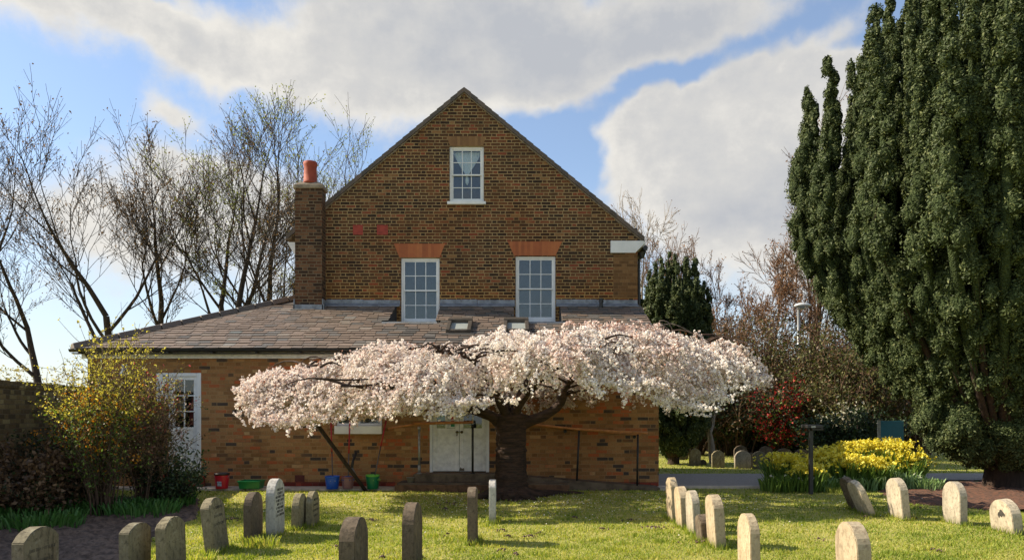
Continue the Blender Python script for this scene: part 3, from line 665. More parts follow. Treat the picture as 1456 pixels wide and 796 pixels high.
# left door
a, b_, c, d = dl_hole; m_ = MB(); f = .075
m_.box(a, a+f*.6, YE-.012, YE+.08, c, d); m_.box(b_-f*1.25, b_, YE-.012, YE+.08, c, d); m_.box(a+f*.6, b_-f*1.25, YE-.012, YE+.08, d-f, d)
m_.box(dl[0], a-.002, YE-.03, YE-.003, Z_(571,YE), d)
fr = m_.build('door_frame', M_white, house, bevel=.01); fr['label'] = 'white frame of the left garden door'
ia, ib = a+f*.6, b_-f*1.25; zp = Z_(611,YE); y0 = YE+.02
m_ = MB(); st = .07; m_.box(ia, ia+st, y0, y0+.045, c, d-f); m_.box(ib-st, ib, y0, y0+.045, c, d-f); m_.box(ia+st, ib-st, y0, y0+.045, d-f-st, d-f)
nb = 5
for k in range(nb):
    q0 = ia+st+(ib-ia-2*st)*k/nb; q1 = ia+st+(ib-ia-2*st)*(k+1)/nb-.004; m_.box(q0, q1, y0+.01, y0+.04, c+.01, zp)
m_.box(ia+st, ib-st, y0+.002, y0+.045, zp, zp+.06); m_.box((ia+ib)/2-.012, (ia+ib)/2+.012, y0+.004, y0+.04, zp+.06, d-f-st)
for k in (1, 2): zz = zp+.06+(d-f-st-zp-.06)*k/3; m_.box(ia+st, ib-st, y0+.005, y0+.04, zz-.012, zz+.012)
dr = m_.build('door', M_whiteold, house, bevel=.004); dr['label'] = 'white half-glazed boarded door at the left of the extension'
g = MB(); g.box(ia+st, ib-st, y0+.02, y0+.025, zp+.06, d-f-st); g.build('glass', M_glass2, dr)
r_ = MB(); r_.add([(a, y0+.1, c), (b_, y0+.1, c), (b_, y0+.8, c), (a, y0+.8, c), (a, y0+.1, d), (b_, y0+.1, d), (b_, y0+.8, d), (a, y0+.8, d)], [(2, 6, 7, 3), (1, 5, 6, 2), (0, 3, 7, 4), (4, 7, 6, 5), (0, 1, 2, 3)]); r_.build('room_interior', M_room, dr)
cu = MB(); cu.add([(ib-st-.14, y0+.12, zp+.1), (ib-st, y0+.12, zp+.1), (ib-st, y0+.12, Z_(565,YE)), (ib-st-.06, y0+.12, Z_(561,YE)), (ib-st-.14, y0+.12, Z_(580,YE))], [(0, 1, 2, 3, 4)]); cu.build('red_cloth', simple('dark red cloth', (.25, .02, .02), .9), dr)
cu = MB(); cu.box(ia+st+.02, ia+st+.16, y0+.13, y0+.2, zp+.3, Z_(570,YE)); cu.build('green_jar', simple('pale green jar', (.2, .27, .2), .6), dr)

# low window at the left of the double door
a, b_, c, d = wl; m_ = MB(); y0 = YE+.03
m_.box(a+.003, a+.05, y0, y0+.06, c+.003, d-.003); m_.box(b_-.05, b_-.003, y0, y0+.06, c+.003, d-.003); m_.box(a+.05, b_-.05, y0, y0+.06, d-.05, d-.003); m_.box(a+.05, b_-.05, y0, y0+.06, c+.003, c+.05); m_.box((a+b_)/2-.02, (a+b_)/2+.02, y0, y0+.06, c+.05, d-.05)
lw = m_.build('window', M_white, house, bevel=.004); lw['label'] = 'low white window above the mop buckets with green glass things inside'
s = MB(); s.box(a-.02, b_+.01, YE-.09, YE+.03, Z_(616.5,YE), Z_(605,YE)); s.build('sill', M_white, lw, bevel=.006)
g = MB(); g.box(a+.05, b_-.05, y0+.02, y0+.025, c+.05, d-.05); g.build('glass', M_glass2, lw)
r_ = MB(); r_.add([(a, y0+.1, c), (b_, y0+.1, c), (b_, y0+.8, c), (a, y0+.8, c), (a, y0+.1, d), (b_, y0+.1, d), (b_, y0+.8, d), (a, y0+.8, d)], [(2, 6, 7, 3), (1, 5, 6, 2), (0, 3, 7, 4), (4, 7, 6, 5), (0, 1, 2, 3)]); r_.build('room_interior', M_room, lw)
gj = MB(); gj.lathe(X_(508,YE+.1), YE+.16, [(.05, c+.05), (.07, c+.12), (.06, c+.2), (.03, c+.25)], 12); gj.build('green_vase', simple('teal glass', (.03, .25, .17), .2), lw); gj = MB(); gj.lathe(X_(486,YE+.1), YE+.16, [(.04, c+.05), (.06, c+.1), (.03, c+.16)], 12); gj.build('green_vase', simple('teal glass', (.03, .25, .17), .2), lw)

# double door
a, b_, c, d = dd; m_ = MB(); f = .06; y0 = YE+.02
m_.box(a, a+f, YE-.01, YE+.09, c, d); m_.box(b_-f*1.1, b_, YE-.01, YE+.09, c, d); m_.box(a+f, b_-f*1.1, YE-.01, YE+.09, d-f, d)
fr = m_.build('door_frame', M_white, house, bevel=.008); fr['label'] = 'white frame of the double door'
ia, ib = a+f, b_-f*1.1; md = (ia+ib)/2; zg0, zg1 = Z_(608.5,YE), d-f-.12
for k, (xa, xb) in enumerate(((ia, md-.004), (md+.004, ib))):
    m_ = MB(); st = .085
    m_.box(xa, xa+st, y0, y0+.045, c+.02, d-f); m_.box(xb-st, xb, y0, y0+.045, c+.02, d-f); m_.box(xa+st, xb-st, y0, y0+.045, d-f-st, d-f)
    m_.box(xa+st, xb-st, y0, y0+.045, zg0-.16, zg0); m_.box(xa+st, xb-st, y0, y0+.045, c+.02, c+.20); m_.box(xa+st, xb-st, y0+.02, y0+.04, c+.2, zg0-.16)
    m_.box((xa+xb)/2-.013, (xa+xb)/2+.013, y0, y0+.04, zg0, d-f-st); m_.box(xa+st, xb-st, y0+.003, y0+.04, zg0+.42, zg0+.445)
    dr = m_.build('door', M_whiteold, house, bevel=.004); dr['label'] = ('left', 'right')[k]+' leaf of the scuffed white double door'
    g = MB(); g.box(xa+st, xb-st, y0+.022, y0+.021, zg0, d-f-st); g.build('glass', M_glass2, dr)
    hk = MB(); hx_ = (xb-.045) if k == 0 else (xa+.045); hz = Z_(614,YE)
    hk.lathe(0, 0, [(.03, 0), (.03, .004), (.012, .01), (.012, .03), (.026, .04), (.026, .055), (.012, .062)], 14)
    hk.v = [(hx_+x, y0-z, hz+y) for x, y, z in hk.v]
    if k == 0: hk.box(hx_-.01, hx_+.01, y0-.006, y0-.001, hz-.08, hz-.04)
    hk.build('handle', simple('aged brass', (.10, .07, .03), .4, metal=.8), dr, smooth=True)
    if k == 0:
        s = MB(); s.box(xa+st+.01, (xa+xb)/2-.02, y0+.03, y0+.034, zg0+.16, zg0+.26); s.build('green_sticker', simple('green sticker', (.07, .25, .01), .6), dr)
        s = MB(); s.box((xa+xb)/2+.015, xb-st-.005, y0+.012, y0+.018, zg0+.01, zg0+.31); s.build('notice', M_white, dr)
        px0, px1 = (xa+xb)/2+.02, xb-st-.01; wdt = px1-px0
        for nm, cl, q0, q1, z0, z1 in (('notice_heading', (.03, .10, .35), .05, .6, .26, .285), ('notice_panel', (.5, .01, .03), .45, 1., .185, .24), ('notice_panel', (.55, .1, .05), .5, .95, .145, .165), ('notice_panel', (.01, .22, .12), .5, 1., .03, .10)):
            s = MB(); s.box(px0+wdt*q0, px0+wdt*q1, y0+.009, y0+.0125, zg0+z0, zg0+z1); s.build(nm, simple(nm, cl, .6, var=.1), dr)
        s = MB()
        for q_ in range(8): s.box(px0+.01, px0+.01+wdt*(.25+.1*((q_*7) % 3)), y0+.009, y0+.0125, zg0+.03+q_*.025, zg0+.037+q_*.025)
        s.build('notice_lines', simple('blue print', (.08, .15, .35), .6), dr)
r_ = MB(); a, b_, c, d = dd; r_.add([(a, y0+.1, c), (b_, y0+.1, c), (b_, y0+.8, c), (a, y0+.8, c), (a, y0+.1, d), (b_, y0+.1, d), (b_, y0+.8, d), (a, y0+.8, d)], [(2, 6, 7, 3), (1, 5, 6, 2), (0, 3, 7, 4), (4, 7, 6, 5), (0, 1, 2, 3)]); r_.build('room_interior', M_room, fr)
pt = MB(); xq = X_(656,YE-.01)
pt.add([(xq-.05, y0-.002, c+.03), (xq+.06, y0-.002, c+.03), (xq+.055, y0-.002, c+.09), (xq+.01, y0-.002, c+.075), (xq-.02, y0-.002, c+.11)], [(0, 1, 2, 3, 4)]); pt.build('peeling_patch', simple('bare wood', (.16, .14, .11), .9), fr)

# steps and ramp
stp = empty('entrance_steps', (-.6, 14.9, 0), 'two low brown concrete steps up to the white double door', 'steps')
b = MB(); b.box(X_(564,14.68), X_(808,14.68), 14.68, 15.35, 0, .165); b.build('lower_step', M_conc, stp, bevel=.012)
b = MB(); b.box(X_(562.5,14.66)-.02, X_(808,14.66)+.02, 14.635, 14.678, -.02, .135); b.build('riser_board', M_timber, stp, bevel=.006)
b = MB(); b.box(X_(588,14.95), X_(748,14.95), 14.9, 15.39, .165, .325); b.build('upper_step', M_conc, stp, bevel=.012)
rp = MB(); xa, xb = X_(748,14.95)+.003, X_(938,14.95)
rp.hexa([(xa, 14.9, .0), (xb, 14.9, 0), (xb, 15.385, 0), (xa, 15.385, 0), (xa, 14.9, .27), (xb, 14.9, .055), (xb, 15.385, .055), (xa, 15.385, .27)])
ramp = rp.build('access_ramp', M_conc, bevel=.01); tag(ramp, 'concrete ramp sloping down along the brick wall right of the cherry trunk', 'ramp')
# handrails
h = empty('handrail', (-1.3, 15, 0), 'wooden handrail on two round posts in front of the double door', 'handrail')
b = MB(); b.tube([P(588, 602, 15.0), P(673, 600, 14.98)], .028, 10); b.tube([P(552, 609, 15.25), P(592, 602.5, 15.02)], .022, 10); b.build('rail', M_rail, h, smooth=True)
for (px, mm, z0, ttop) in ((596, M_steel, .325, 606), (672, M_black, .325, 603)):
    b = MB(); x = X_(px, 15.0); b.tube([(x, 15.0, z0), (x, 15.0, Z_(ttop, 15.0))], .023, 12); b.lathe(x, 15.0, [(.05, z0), (.05, z0+.015), (.03, z0+.03)], 12)
    if mm is M_steel: b.lathe(x, 15., [(.03, z0+.0), (.03, z0+.18)], 12)
    b.lathe(x, 15., [(.034, Z_(ttop+5, 15)), (.034, Z_(ttop, 15))], 12); b.build('post', mm, h, smooth=True)
h = empty('handrail', (2.0, 14.95, 0), 'long sloping wooden handrail beside the ramp on two black leaning posts', 'handrail')
b = MB(); b.tube([P(734, 601, 14.95), P(823, 610, 14.95), P(921, 615.5, 14.95)], .025, 10); b.tube([P(738, 603, 15.3), P(830, 611, 15.3), P(912, 618, 15.3)], .022, 10); b.build('rail', M_rail, h, smooth=True)
for (p0, p1) in (((820, 687), (823.5, 612)), ((906, 692), (907, 617))):
    b = MB(); b.tube([P(*p0, 14.96), P(*p1, 14.95)], .021, 12); q0 = P(*p0, 14.96); b.lathe(q0[0], q0[1], [(.05, q0[2]-.02), (.05, q0[2]+.02)], 12); b.build('post', M_black, h, smooth=True)
for p in ((804, 613), (903, 621)):
    b = MB(); q0 = P(*p, 15.3); b.tube([(q0[0], YE-.004, q0[2]), (q0[0], 15.32, q0[2]), (q0[0], 15.3, q0[2]+.06)], .016, 8); b.lathe(0, 0, [(.035, 0), (.035, .012)], 12); b.v = b.v[:-24]+[(q0[0]+x, YE-.003-z, q0[2]+y) for x, y, z in b.v[-24:]]; b.build('bracket', M_black, h)

# ================================================================== small things by the wall
def bucket(px, pyb, w_px, h_px, Y, colr, label, tray=False, lid=None, handle=True, patch=False):
    x = X_(px, Y); s = F/Y; r = w_px/s/2; hh = h_px/s; z0 = .036
    e = empty('tray' if tray else 'bucket', (x, Y, z0), label, 'tray' if tray else 'bucket')
    m_ = simple('plastic '+label[:12], colr, .35, var=.12, scale=5)
    b = MB()
    if tray:
        b.hexa([(x-r*.88, Y-.13, z0), (x+r*.88, Y-.13, z0), (x+r*.88, Y+.13, z0), (x-r*.88, Y+.13, z0), (x-r*.97, Y-.16, z0+hh), (x+r*.97, Y-.16, z0+hh), (x+r*.97, Y+.16, z0+hh), (x-r*.97, Y+.16, z0+hh)]); b.f.remove(b.f[1])
        b.build('body', m_, e, bevel=.01)
        b = MB()
        b.box(x-r, x+r, Y-.18, Y-.155, z0+hh-.02, z0+hh+.008); b.box(x-r, x+r, Y+.155, Y+.18, z0+hh-.02, z0+hh+.008); b.box(x-r, x-r+.03, Y-.155, Y+.155, z0+hh-.02, z0+hh+.008); b.box(x+r-.03, x+r, Y-.155, Y+.155, z0+hh-.02, z0+hh+.008); b.build('rim', m_, e, bevel=.005)
        return e
    b.lathe(x, Y, [(r*.78, z0), (r*.8, z0+.01), (r*.96, z0+hh*.86), (r*.96, z0+hh*.88)], 28, cap=False); b.lathe(x, Y, [(r*.01, z0+.004), (r*.78, z0+.004)], 28, cap=False); b.lathe(x, Y, [(r*.74, z0+.02), (r*.92, z0+hh*.95)], 28, cap=False); b.build('body', m_, e, smooth=True)
    b = MB(); b.lathe(x, Y, [(r*.94, z0+hh*.86), (r, z0+hh*.87), (r, z0+hh*.97), (r*.97, z0+hh), (r*.9, z0+hh), (r*.9, z0+hh*.9)], 28, cap=False); b.build('rim', simple('rim '+label[:10], lid if lid else colr, .4, var=.1), e, smooth=True)
    if handle:
        b = MB(); pts = [(x+r*1.0*math.cos(t), Y-.012-r*.95*abs(math.sin(t))*.55, z0+hh*.88-r*.75*math.sin(t)) for t in np.linspace(0, math.pi, 15)]; b.tube(pts, .0035, 6); b.build('bail_handle', M_steel, e)
    if patch:
        # printed label: flat coloured blocks wrapped on the side
        b = MB(); n = 10
        for k in range(n):
            a0, a1 = -1.95+k*.07, -1.95+(k+1)*.07
            for zz0, zz1 in ((.18, .48),):
                def pp(a_, zf): rr_ = r*(.8+.16*zf/.86)+.003; return (x+rr_*math.cos(a_), Y+rr_*math.sin(a_), z0+hh*zf)
                b.add([pp(a0, zz0), pp(a1, zz0), pp(a1, zz1), pp(a0, zz1)], [(0, 1, 2, 3)])
        b.build('label_print', simple('label print', (.45, .5, .62), .5, var=.6, scale=28), e)
    return e
bucket(315.5, 698, 21, 22, 14.95, (.52, .012, .03), 'red plastic bucket with a printed label, standing alone left of the green tray', lid=(.03, .02, .02), patch=True)
bucket(357.5, 699, 32, 11, 14.95, (.01, .17, .05), 'low green plastic tray on the paving by the wall', tray=True)
bucket(472.5, 699, 21, 18, 14.9, (.01, .09, .50), 'bright blue bucket holding a white mop, left of the pink bucket', handle=False)
bucket(494.5, 698, 18, 17, 14.95, (.30, .15, .15), 'dusky pink bucket holding a blue mop, between the blue and green buckets', lid=(.22, .08, .09), handle=False)
bucket(530, 698, 20, 20, 14.9, (.0, .16, .06), 'green bucket with a lime rim holding a mop, right of the pink bucket', lid=(.12, .42, .05))
def mop(pb, pt, Yb, Yt, label, headcol, split):
    e = empty('mop', P(pb[0], pb[1], Yb), label, 'mop', 'mops standing in buckets by the wall')
    A = np.array(P(*pb, Yb)); B = np.array(P(*pt, Yt)); C = A+(B-A)*split
    b = MB(); b.tube([A, C], .011, 8); b.build('pole', simple('grey tube', (.12, .12, .13), .4, metal=.5), e, smooth=True)
    b = MB(); b.tube([C, B], .0145, 8); b.build('grip', simple('red grip', (.45, .01, .02), .4), e, smooth=True)
    rng = np.random.default_rng(int(pb[0])); tb = TB()
    for k in range(60):
        a_ = rng.uniform(0, 6.28); r0 = rng.uniform(.02, .11); r1 = r0+.03
        tb.add([A+[0, 0, .05], A+[r0*.6*math.cos(a_), r0*.6*math.sin(a_), .03+.02*rng.random()], A+[r1*math.cos(a_), r1*math.sin(a_), -.03]], [.008, .009, .008], 5)
    tb.build('mop_head', simple('mop yarn', headcol, .95, var=.3, scale=30, bmp=.4), e)
mop((473, 681), (470.5, 596), 14.9, 15.36, 'mop with a red grip and white head standing in the blue bucket', (.62, .60, .56), .45)
mop((495, 680), (497.5, 592), 14.95, 15.36, 'mop with a red grip and blue head standing in the pink bucket', (.03, .10, .28), .40)
mop((532, 680), (549, 598), 14.9, 15.36, 'mop with a red grip leaning right out of the green bucket', (.25, .5, .12), .55)
b = MB(); b.tube([P(521, 698.5, 14.75), P(480, 643, 14.6), P(446, 597, 14.45), P(432, 577, 14.4)], [.035, .04, .045, .045], 10); o = b.build('prop_pole', M_twigdark, smooth=True); tag(o, 'long dark wooden pole slanting from the paving up into the blossom', 'pole')
e = empty('garden_tool', P(517, 697, 14.8), 'short tool with a black grip and silver shaft leaning beside the green bucket', 'tool')
b = MB(); b.tube([P(500.5, 664, 15.05), P(516.5, 698, 14.85)], .018, 10); b.lathe(P(517, 697, 14.85)[0], 14.85, [(.03, .036), (.025, .07)], 10); b.build('shaft', M_steel, e, smooth=True)
b = MB(); b.tube([P(506.5, 643, 15.2), P(502, 655, 15.12), P(500.3, 665, 15.05)], [.03, .026, .028], 10); b.build('grip', M_black, e, smooth=True)
b = MB(); x, y = X_(583.5, 14.8), 14.8; b.lathe(x, y, [(.055, .166), (.08, .27), (.085, .272), (.08, .275), (.05, .175)], 18); o = b.build('plastic_pot', simple('dusty clear plastic', (.24, .22, .18), .4), smooth=True); tag(o, 'small greyish plant pot on the left end of the lower step', 'pot')

# ================================================================== GRAVESTONES
def stone_mesh(w_, t_, h_, rise, nseg=14, seed=0, broken=False):
    """slab in the local yz plane: width along y (away from the camera), thickness along x; bottom buried"""
    rng = random.Random(seed); pr = [(0, -.12), (w_, -.12), (w_, h_-rise)]
    if broken: pr += [(w_*.95, h_-rise*.4), (w_*.5, h_-.01), (w_*.2, h_-.03), (.02, h_-rise*1.3), (0, h_-rise*1.9)]
    else:
        Rr = (w_*w_/4+rise*rise)/(2*rise); cz = h_-Rr; a0 = math.acos(min(1, (w_/2)/Rr))
        if rise >= w_/2-1e-4: a0 = 0.; cz = h_-rise
        for k in range(1, nseg):
            a_ = a0+(math.pi-2*a0)*k/nseg; pr.append((w_/2+Rr*math.cos(a_) if rise < w_/2-1e-4 else w_/2*(1+math.cos(a_)), cz+(Rr if rise < w_/2-1e-4 else rise)*math.sin(a_)))
        pr.append((0, h_-rise))
    mb = MB(); n = len(pr); j = lambda: rng.uniform(-.0025, .0025)
    vs = [(-t_/2+j(), y-0.0+j(), z+j()) for y, z in pr]+[(t_/2+j(), y+j(), z+j()) for y, z in pr]
    mb.add(vs, [tuple(range(n)), tuple(range(2*n-1, n-1, -1))]+[(i, i+n, (i+1) % n+n, (i+1) % n) for i in range(n)])
    return mb
def gravestone(xc, yb, yt, m_, label, Y=None, w_=.42, t_=.11, rise=.12, lean=0., yaw=0., pitch=0., letters=None, seed=0, broken=False, group='small round-topped headstones on the lawn', hgt=None):
    if Y is None: Y = GY(yb)
    hh = hgt if hgt else (EYE-(yt-HY)/F*Y)
    mb = stone_mesh(w_, t_, hh/math.cos(R(lean)), rise, seed=seed, broken=broken)
    me = bpy.data.meshes.new('gravestone'); me.from_pydata(mb.v, [], mb.f); me.update()
    bm = bmesh.new(); bm.from_mesh(me); bmesh.ops.recalc_face_normals(bm, faces=bm.faces)
    bmesh.ops.bevel(bm, geom=[e for e in bm.edges if e.calc_face_angle(0) > .6], offset=.007, segments=2, affect='EDGES'); bm.to_mesh(me); bm.free()
    o = link('gravestone', me, m_); o.location = (X_(xc, Y), Y, -.01); o.rotation_euler = (R(pitch), R(lean), R(yaw))
    tag(o, label, 'gravestone', group)
    if letters:
        side_, rows, zt, zb_ = letters; rng = random.Random(seed+5); lb = MB(); xs_ = side_*(t_/2+.0008)
        for r_ in range(rows):
            z = zt*hh+(zb_-zt)*hh*r_/max(1, rows-1); ln = rng.uniform(.45, .8)*w_; y = w_/2-ln/2; ch_ = .03
            while y < w_/2+ln/2:
                cw = rng.uniform(.012, .02)
                # each letter: a stem or two and a bar
                lb.box(xs_-.001, xs_+.001, y, y+.005, z, z+ch_)
                if rng.random() < .7: lb.box(xs_-.0012, xs_+.0012, y+cw-.004, y+cw, z, z+ch_)
                if rng.random() < .8: zz = z+ch_*rng.choice([0, .45, .85]); lb.box(xs_-.0014, xs_+.0014, y, y+cw, zz, zz+.005)
                y += cw+rng.choice([.008, .008, .008, .02])
        me2 = bpy.data.meshes.new('inscription'); me2.from_pydata(lb.v, [], lb.f); me2.update(); c_ = link('inscription', me2, M_letter_shade if m_ is M_st_marble else M_letter2, o)
    return o
GS = gravestone
# left of the lawn (xc is the near bottom edge's centre)
GS(25, 0, 753, M_st_grey, 'wide squat grey headstone with worn lettering at the far bottom-left corner', Y=6.5, w_=.50, t_=.12, rise=.11, letters=(1, 3, .62, .25), seed=1, hgt=None)
GS(176, 0, 746, M_st_grey, 'plain grey headstone with a low curved top standing in bare soil', Y=6.85, w_=.42, t_=.10, rise=.07, seed=2)
GS(230, 0, 737, M_st_grey, 'grey headstone with faint lettering between the plain one in soil and the leaning one', Y=7.0, w_=.42, t_=.105, rise=.09, letters=(1, 3, .75, .4), seed=3, lean=-2)
GS(299, 788, 709, M_st_grey, 'grey headstone leaning left at the edge of the flower bed', w_=.42, t_=.11, rise=.10, lean=-7, seed=4, letters=(1, 3, .8, .5))
GS(352, 771, 700, M_st_brown, 'narrow dark mottled headstone just left of the tall white one', w_=.40, t_=.105, rise=.15, seed=5)
GS(384, 765, 681, M_st_marble, 'tall white headstone with eight lines of dark lettering', w_=.42, t_=.115, rise=.209, letters=(1, 8, .80, .36), seed=6)
GS(419, 754, 702, M_st_grey, 'short grey headstone right of the tall white one', w_=.40, t_=.10, rise=.19, seed=7, lean=1)
GS(439, 750, 699, M_st_grey, 'short dark-sided headstone, farthest right of the left group', w_=.40, t_=.09, rise=.15, seed=8, letters=(1, 4, .75, .3))
GS(493, 0, 738, M_st_brown, 'big brown headstone with a broad curved top cut by the bottom edge of the photo', Y=6.7, w_=.46, t_=.15, rise=.19, yaw=-4, seed=9)
GS(580, 0, 716, M_st_brown, 'tall dark brown headstone seen nearly edge-on left of the middle of the lawn', Y=7.55, w_=.44, t_=.13, rise=.20, yaw=-4, seed=10)
GS(671, 771, 693, M_st_brown, 'slim brown headstone seen edge-on in the middle of the lawn, casting a long shadow', w_=.40, t_=.11, rise=.10, seed=11, lean=-.5)
GS(700, 740, 682, M_st_marble, 'slim pale headstone seen edge-on in front of the cherry trunk', w_=.38, t_=.10, rise=.10, seed=12)
# right of the lawn
GS(961, 738, 679, M_st_sand, 'sandy headstone at the far end of the right-hand row', w_=.40, t_=.10, rise=.12, seed=13, lean=-2)
GS(976, 748, 692, M_st_sand, 'sandy headstone leaning slightly left, second from the far end of the right-hand row', w_=.40, t_=.12, rise=.14, seed=14, lean=-4)
GS(992, 757, 698, M_st_pale, 'greyish headstone, third from the far end of the right-hand row', w_=.40, t_=.10, rise=.15, seed=15, lean=-3)
GS(1005, 769, 732, M_st_brown, 'small reddish broken headstone, lowest in the right-hand row', w_=.30, t_=.11, rise=.09, seed=16, lean=-5)
GS(1026, 778, 704, M_st_sand, 'tall sandy headstone leaning left behind the small broken one', w_=.40, t_=.12, rise=.14, seed=17, lean=-4)
GS(1075, 0, 732, M_st_sand, 'sandy headstone standing alone right of the right-hand row, near the bottom edge', Y=7.15, w_=.42, t_=.095, rise=.17, seed=18, lean=-1)
GS(1231, 0, 745, M_st_sand, 'large round-topped sandy headstone with a flaking face at the bottom edge', Y=6.65, w_=.46, t_=.13, rise=.22, seed=19, lean=-2)
GS(1229, 721, 679, M_st_brown, 'dark slab leaning hard left, behind the pale leaning stone', Y=11.75, w_=.42, t_=.09, rise=.2, seed=20, lean=-22, hgt=.54)
GS(1243, 733, 686, M_st_pale, 'pale headstone leaning hard left against a dark slab', Y=11.25, w_=.42, t_=.09, rise=.19, seed=21, lean=-24, hgt=.53)
GS(1290, 739, 680, M_st_pale, 'cream headstone tilted left, right of the pair of leaning stones', w_=.42, t_=.12, rise=.16, seed=22, lean=-6)
GS(1371, 746, 685, M_st_pale, 'cream headstone standing upright at the edge of the yew shade', w_=.43, t_=.11, rise=.19, seed=23, lean=-1)
o = GS(1449, 760, 711, M_st_pale, 'cream headstone with the shade of a broken recess painted on its face at the right edge', w_=.46, t_=.13, rise=.21, seed=24, lean=-6)
hb = MB(); hb.add([(-.0665, .16+dy, .2+dz) for dy, dz in ((-.03, .06), (.0, .02), (.015, .05), (.04, .015), (.075, .03), (.10, -.005), (.125, .04), (.11, .075), (.085, .085), (.07, .12), (.035, .115), (.01, .095))], [tuple(range(12))])  # flat dark shape painting the shade of a broken recess; nothing is cut in
me = bpy.data.meshes.new('hollow_shade'); me.from_pydata(hb.v, [], hb.f); link('hollow_shade', me, M_letter_shade, o)
# flaked patch on the big sandy stone
# far stones face the camera
far_st = [(972, 653, 641, 13, M_st_brown), (988, 661, 637, 16, M_st_grey), (999.5, 660, 653, 9, M_st_brown), (1021, 664, 640, 18, M_st_grey), (1053, 656, 633, 19, M_st_brown), (1056, 665, 640, 23, M_st_pale), (1068, 664, 643, 14, M_st_brown),
          (1080, 666, 641, 20, M_st_grey), (1089, 662, 634, 19, M_st_brown), (1115, 664, 637, 27, M_st_brown), (1140, 664, 638, 20, M_st_brown), (1160, 662, 634, 14, M_st_brown)]
far_lab = ['low dark far headstone nearest the columnar yew', 'taller grey far headstone beside the columnar yew', 'tiny stone stub in the far grass', 'round-topped grey far headstone standing by itself', 'dark far headstone rising behind the pale one', 'pale front-facing far headstone left of the row by the hedge', 'narrow dark far headstone touching the pale one', 'grey round-topped far headstone beside the drive', 'dark far headstone half behind the grey round-topped one', 'widest dark far headstone behind the yellow flowers', 'dark far headstone just left of the black post', 'narrow dark far headstone just right of the black post']
for (x, yb, yt, wp, mm), lb in zip(far_st, far_lab):
    Y = GY(yb); s = F/Y; wv = wp/s; hh = (yb-yt)/s; rr_ = min(wv/2-.001, wv*.36)
    mb = stone_mesh(wv, .09, hh, rr_, seed=x.__hash__() % 99); me = bpy.data.meshes.new('gravestone'); me.from_pydata(mb.v, [], mb.f); me.update()
    bm = bmesh.new(); bm.from_mesh(me); bmesh.ops.recalc_face_normals(bm, faces=bm.faces); bmesh.ops.bevel(bm, geom=[e for e in bm.edges if e.calc_face_angle(0) > .6], offset=.01, segments=2, affect='EDGES'); bm.to_mesh(me); bm.free()
    o = link('gravestone', me, mm); o.location = (X_(x, Y)+wv/2, Y, 0); o.rotation_euler = (0, 0, R(90)); tag(o, lb, 'gravestone', 'headstones beyond the drive')

# longer grass the mower missed round the foot of each stone
def foot_grass():
    rng = np.random.default_rng(21); Bs = []
    for o in [o for o in bpy.data.objects if o.name.startswith('gravestone') and o.location.y < 14]:
        n = 190; t = rng.uniform(0, 1, n); sd = rng.integers(0, 4, n); xx = np.where(sd == 0, -.085, np.where(sd == 1, .085, rng.uniform(-.08, .08, n))); yy = np.where(sd == 2, -.03, np.where(sd == 3, .45, t*.44-.01))
        Bs.append(np.stack([o.location.x+xx+rng.normal(size=n)*.018, o.location.y+yy+rng.normal(size=n)*.018], -1))
    B2 = np.concatenate(Bs); B2 = B2[~in_soil(B2[:, 0], B2[:, 1]+.0) | (rng.uniform(size=len(B2)) < .3)]; n = len(B2); B = np.stack([B2[:, 0], B2[:, 1], ground_z(B2[:, 0], B2[:, 1])-.01], -1)
    h = rng.uniform(.05, .12, n); a = rng.uniform(0, 6.28, n); la = rng.uniform(0, 6.28, n); ln = h*rng.uniform(.1, .7, n); d = np.stack([np.cos(a), np.sin(a), 0*a], -1)*.0065
    V = np.stack([B-d, B+d, B+np.stack([np.cos(la)*ln, np.sin(la)*ln, h], -1)], 1).reshape(-1, 3)
    o = meshobj('long_grass', V, np.arange(3*n).reshape(n, 3), bpy.data.materials['grass blades'], var=np.repeat(np.clip(rng.normal(.35, .2, n), 0, 1), 3)); tag(o, 'longer unmown grass round the feet of the headstones', 'grass', kind='stuff')
foot_grass()
# molehills and crumbs of soil in the lawn
def crumbs():
    rng = np.random.default_rng(8); V = []; Fc = []; k = 0
    cen = [(rng.uniform(-.5, .6)*Y, Y, rng.uniform(.03, .11)) for Y in rng.uniform(7.2, 13.5, 34)]+[(X_(930, 10.3), 10.3, .22), (X_(1000, 9.), 9.0, .2), (X_(645, 12.6), 12.9, .35), (X_(330, 10.5), 10.6, .3)]
    for cx_, cy_, r_ in cen:
        for q in range(int(10+90*r_)):
            a_ = rng.uniform(0, 6.28); d = r_*abs(rng.normal())*.7; c = np.array([cx_+d*math.cos(a_), cy_+d*math.sin(a_), 0.]); c[2] = float(ground_z(c[0], c[1]))+.012+.03*math.exp(-d/r_*1.2); r2 = rng.uniform(.006, .018)
            vv = c+np.array([[1, 0, 0], [0, 1, 0], [-1, 0, 0], [0, -1, 0], [0, 0, 1], [0, 0, -1]])*r2*rng.uniform(.6, 1.3, (6, 1)); V.append(vv); Fc.append(np.array([[0, 1, 4], [1, 2, 4], [2, 3, 4], [3, 0, 4], [1, 0, 5], [2, 1, 5], [3, 2, 5], [0, 3, 5]])+k); k += 6
    o = meshobj('soil_crumbs', np.concatenate(V), np.concatenate(Fc), M_soil); tag(o, 'small crumbs of brown soil scattered over the lawn', 'soil', kind='stuff')
crumbs()
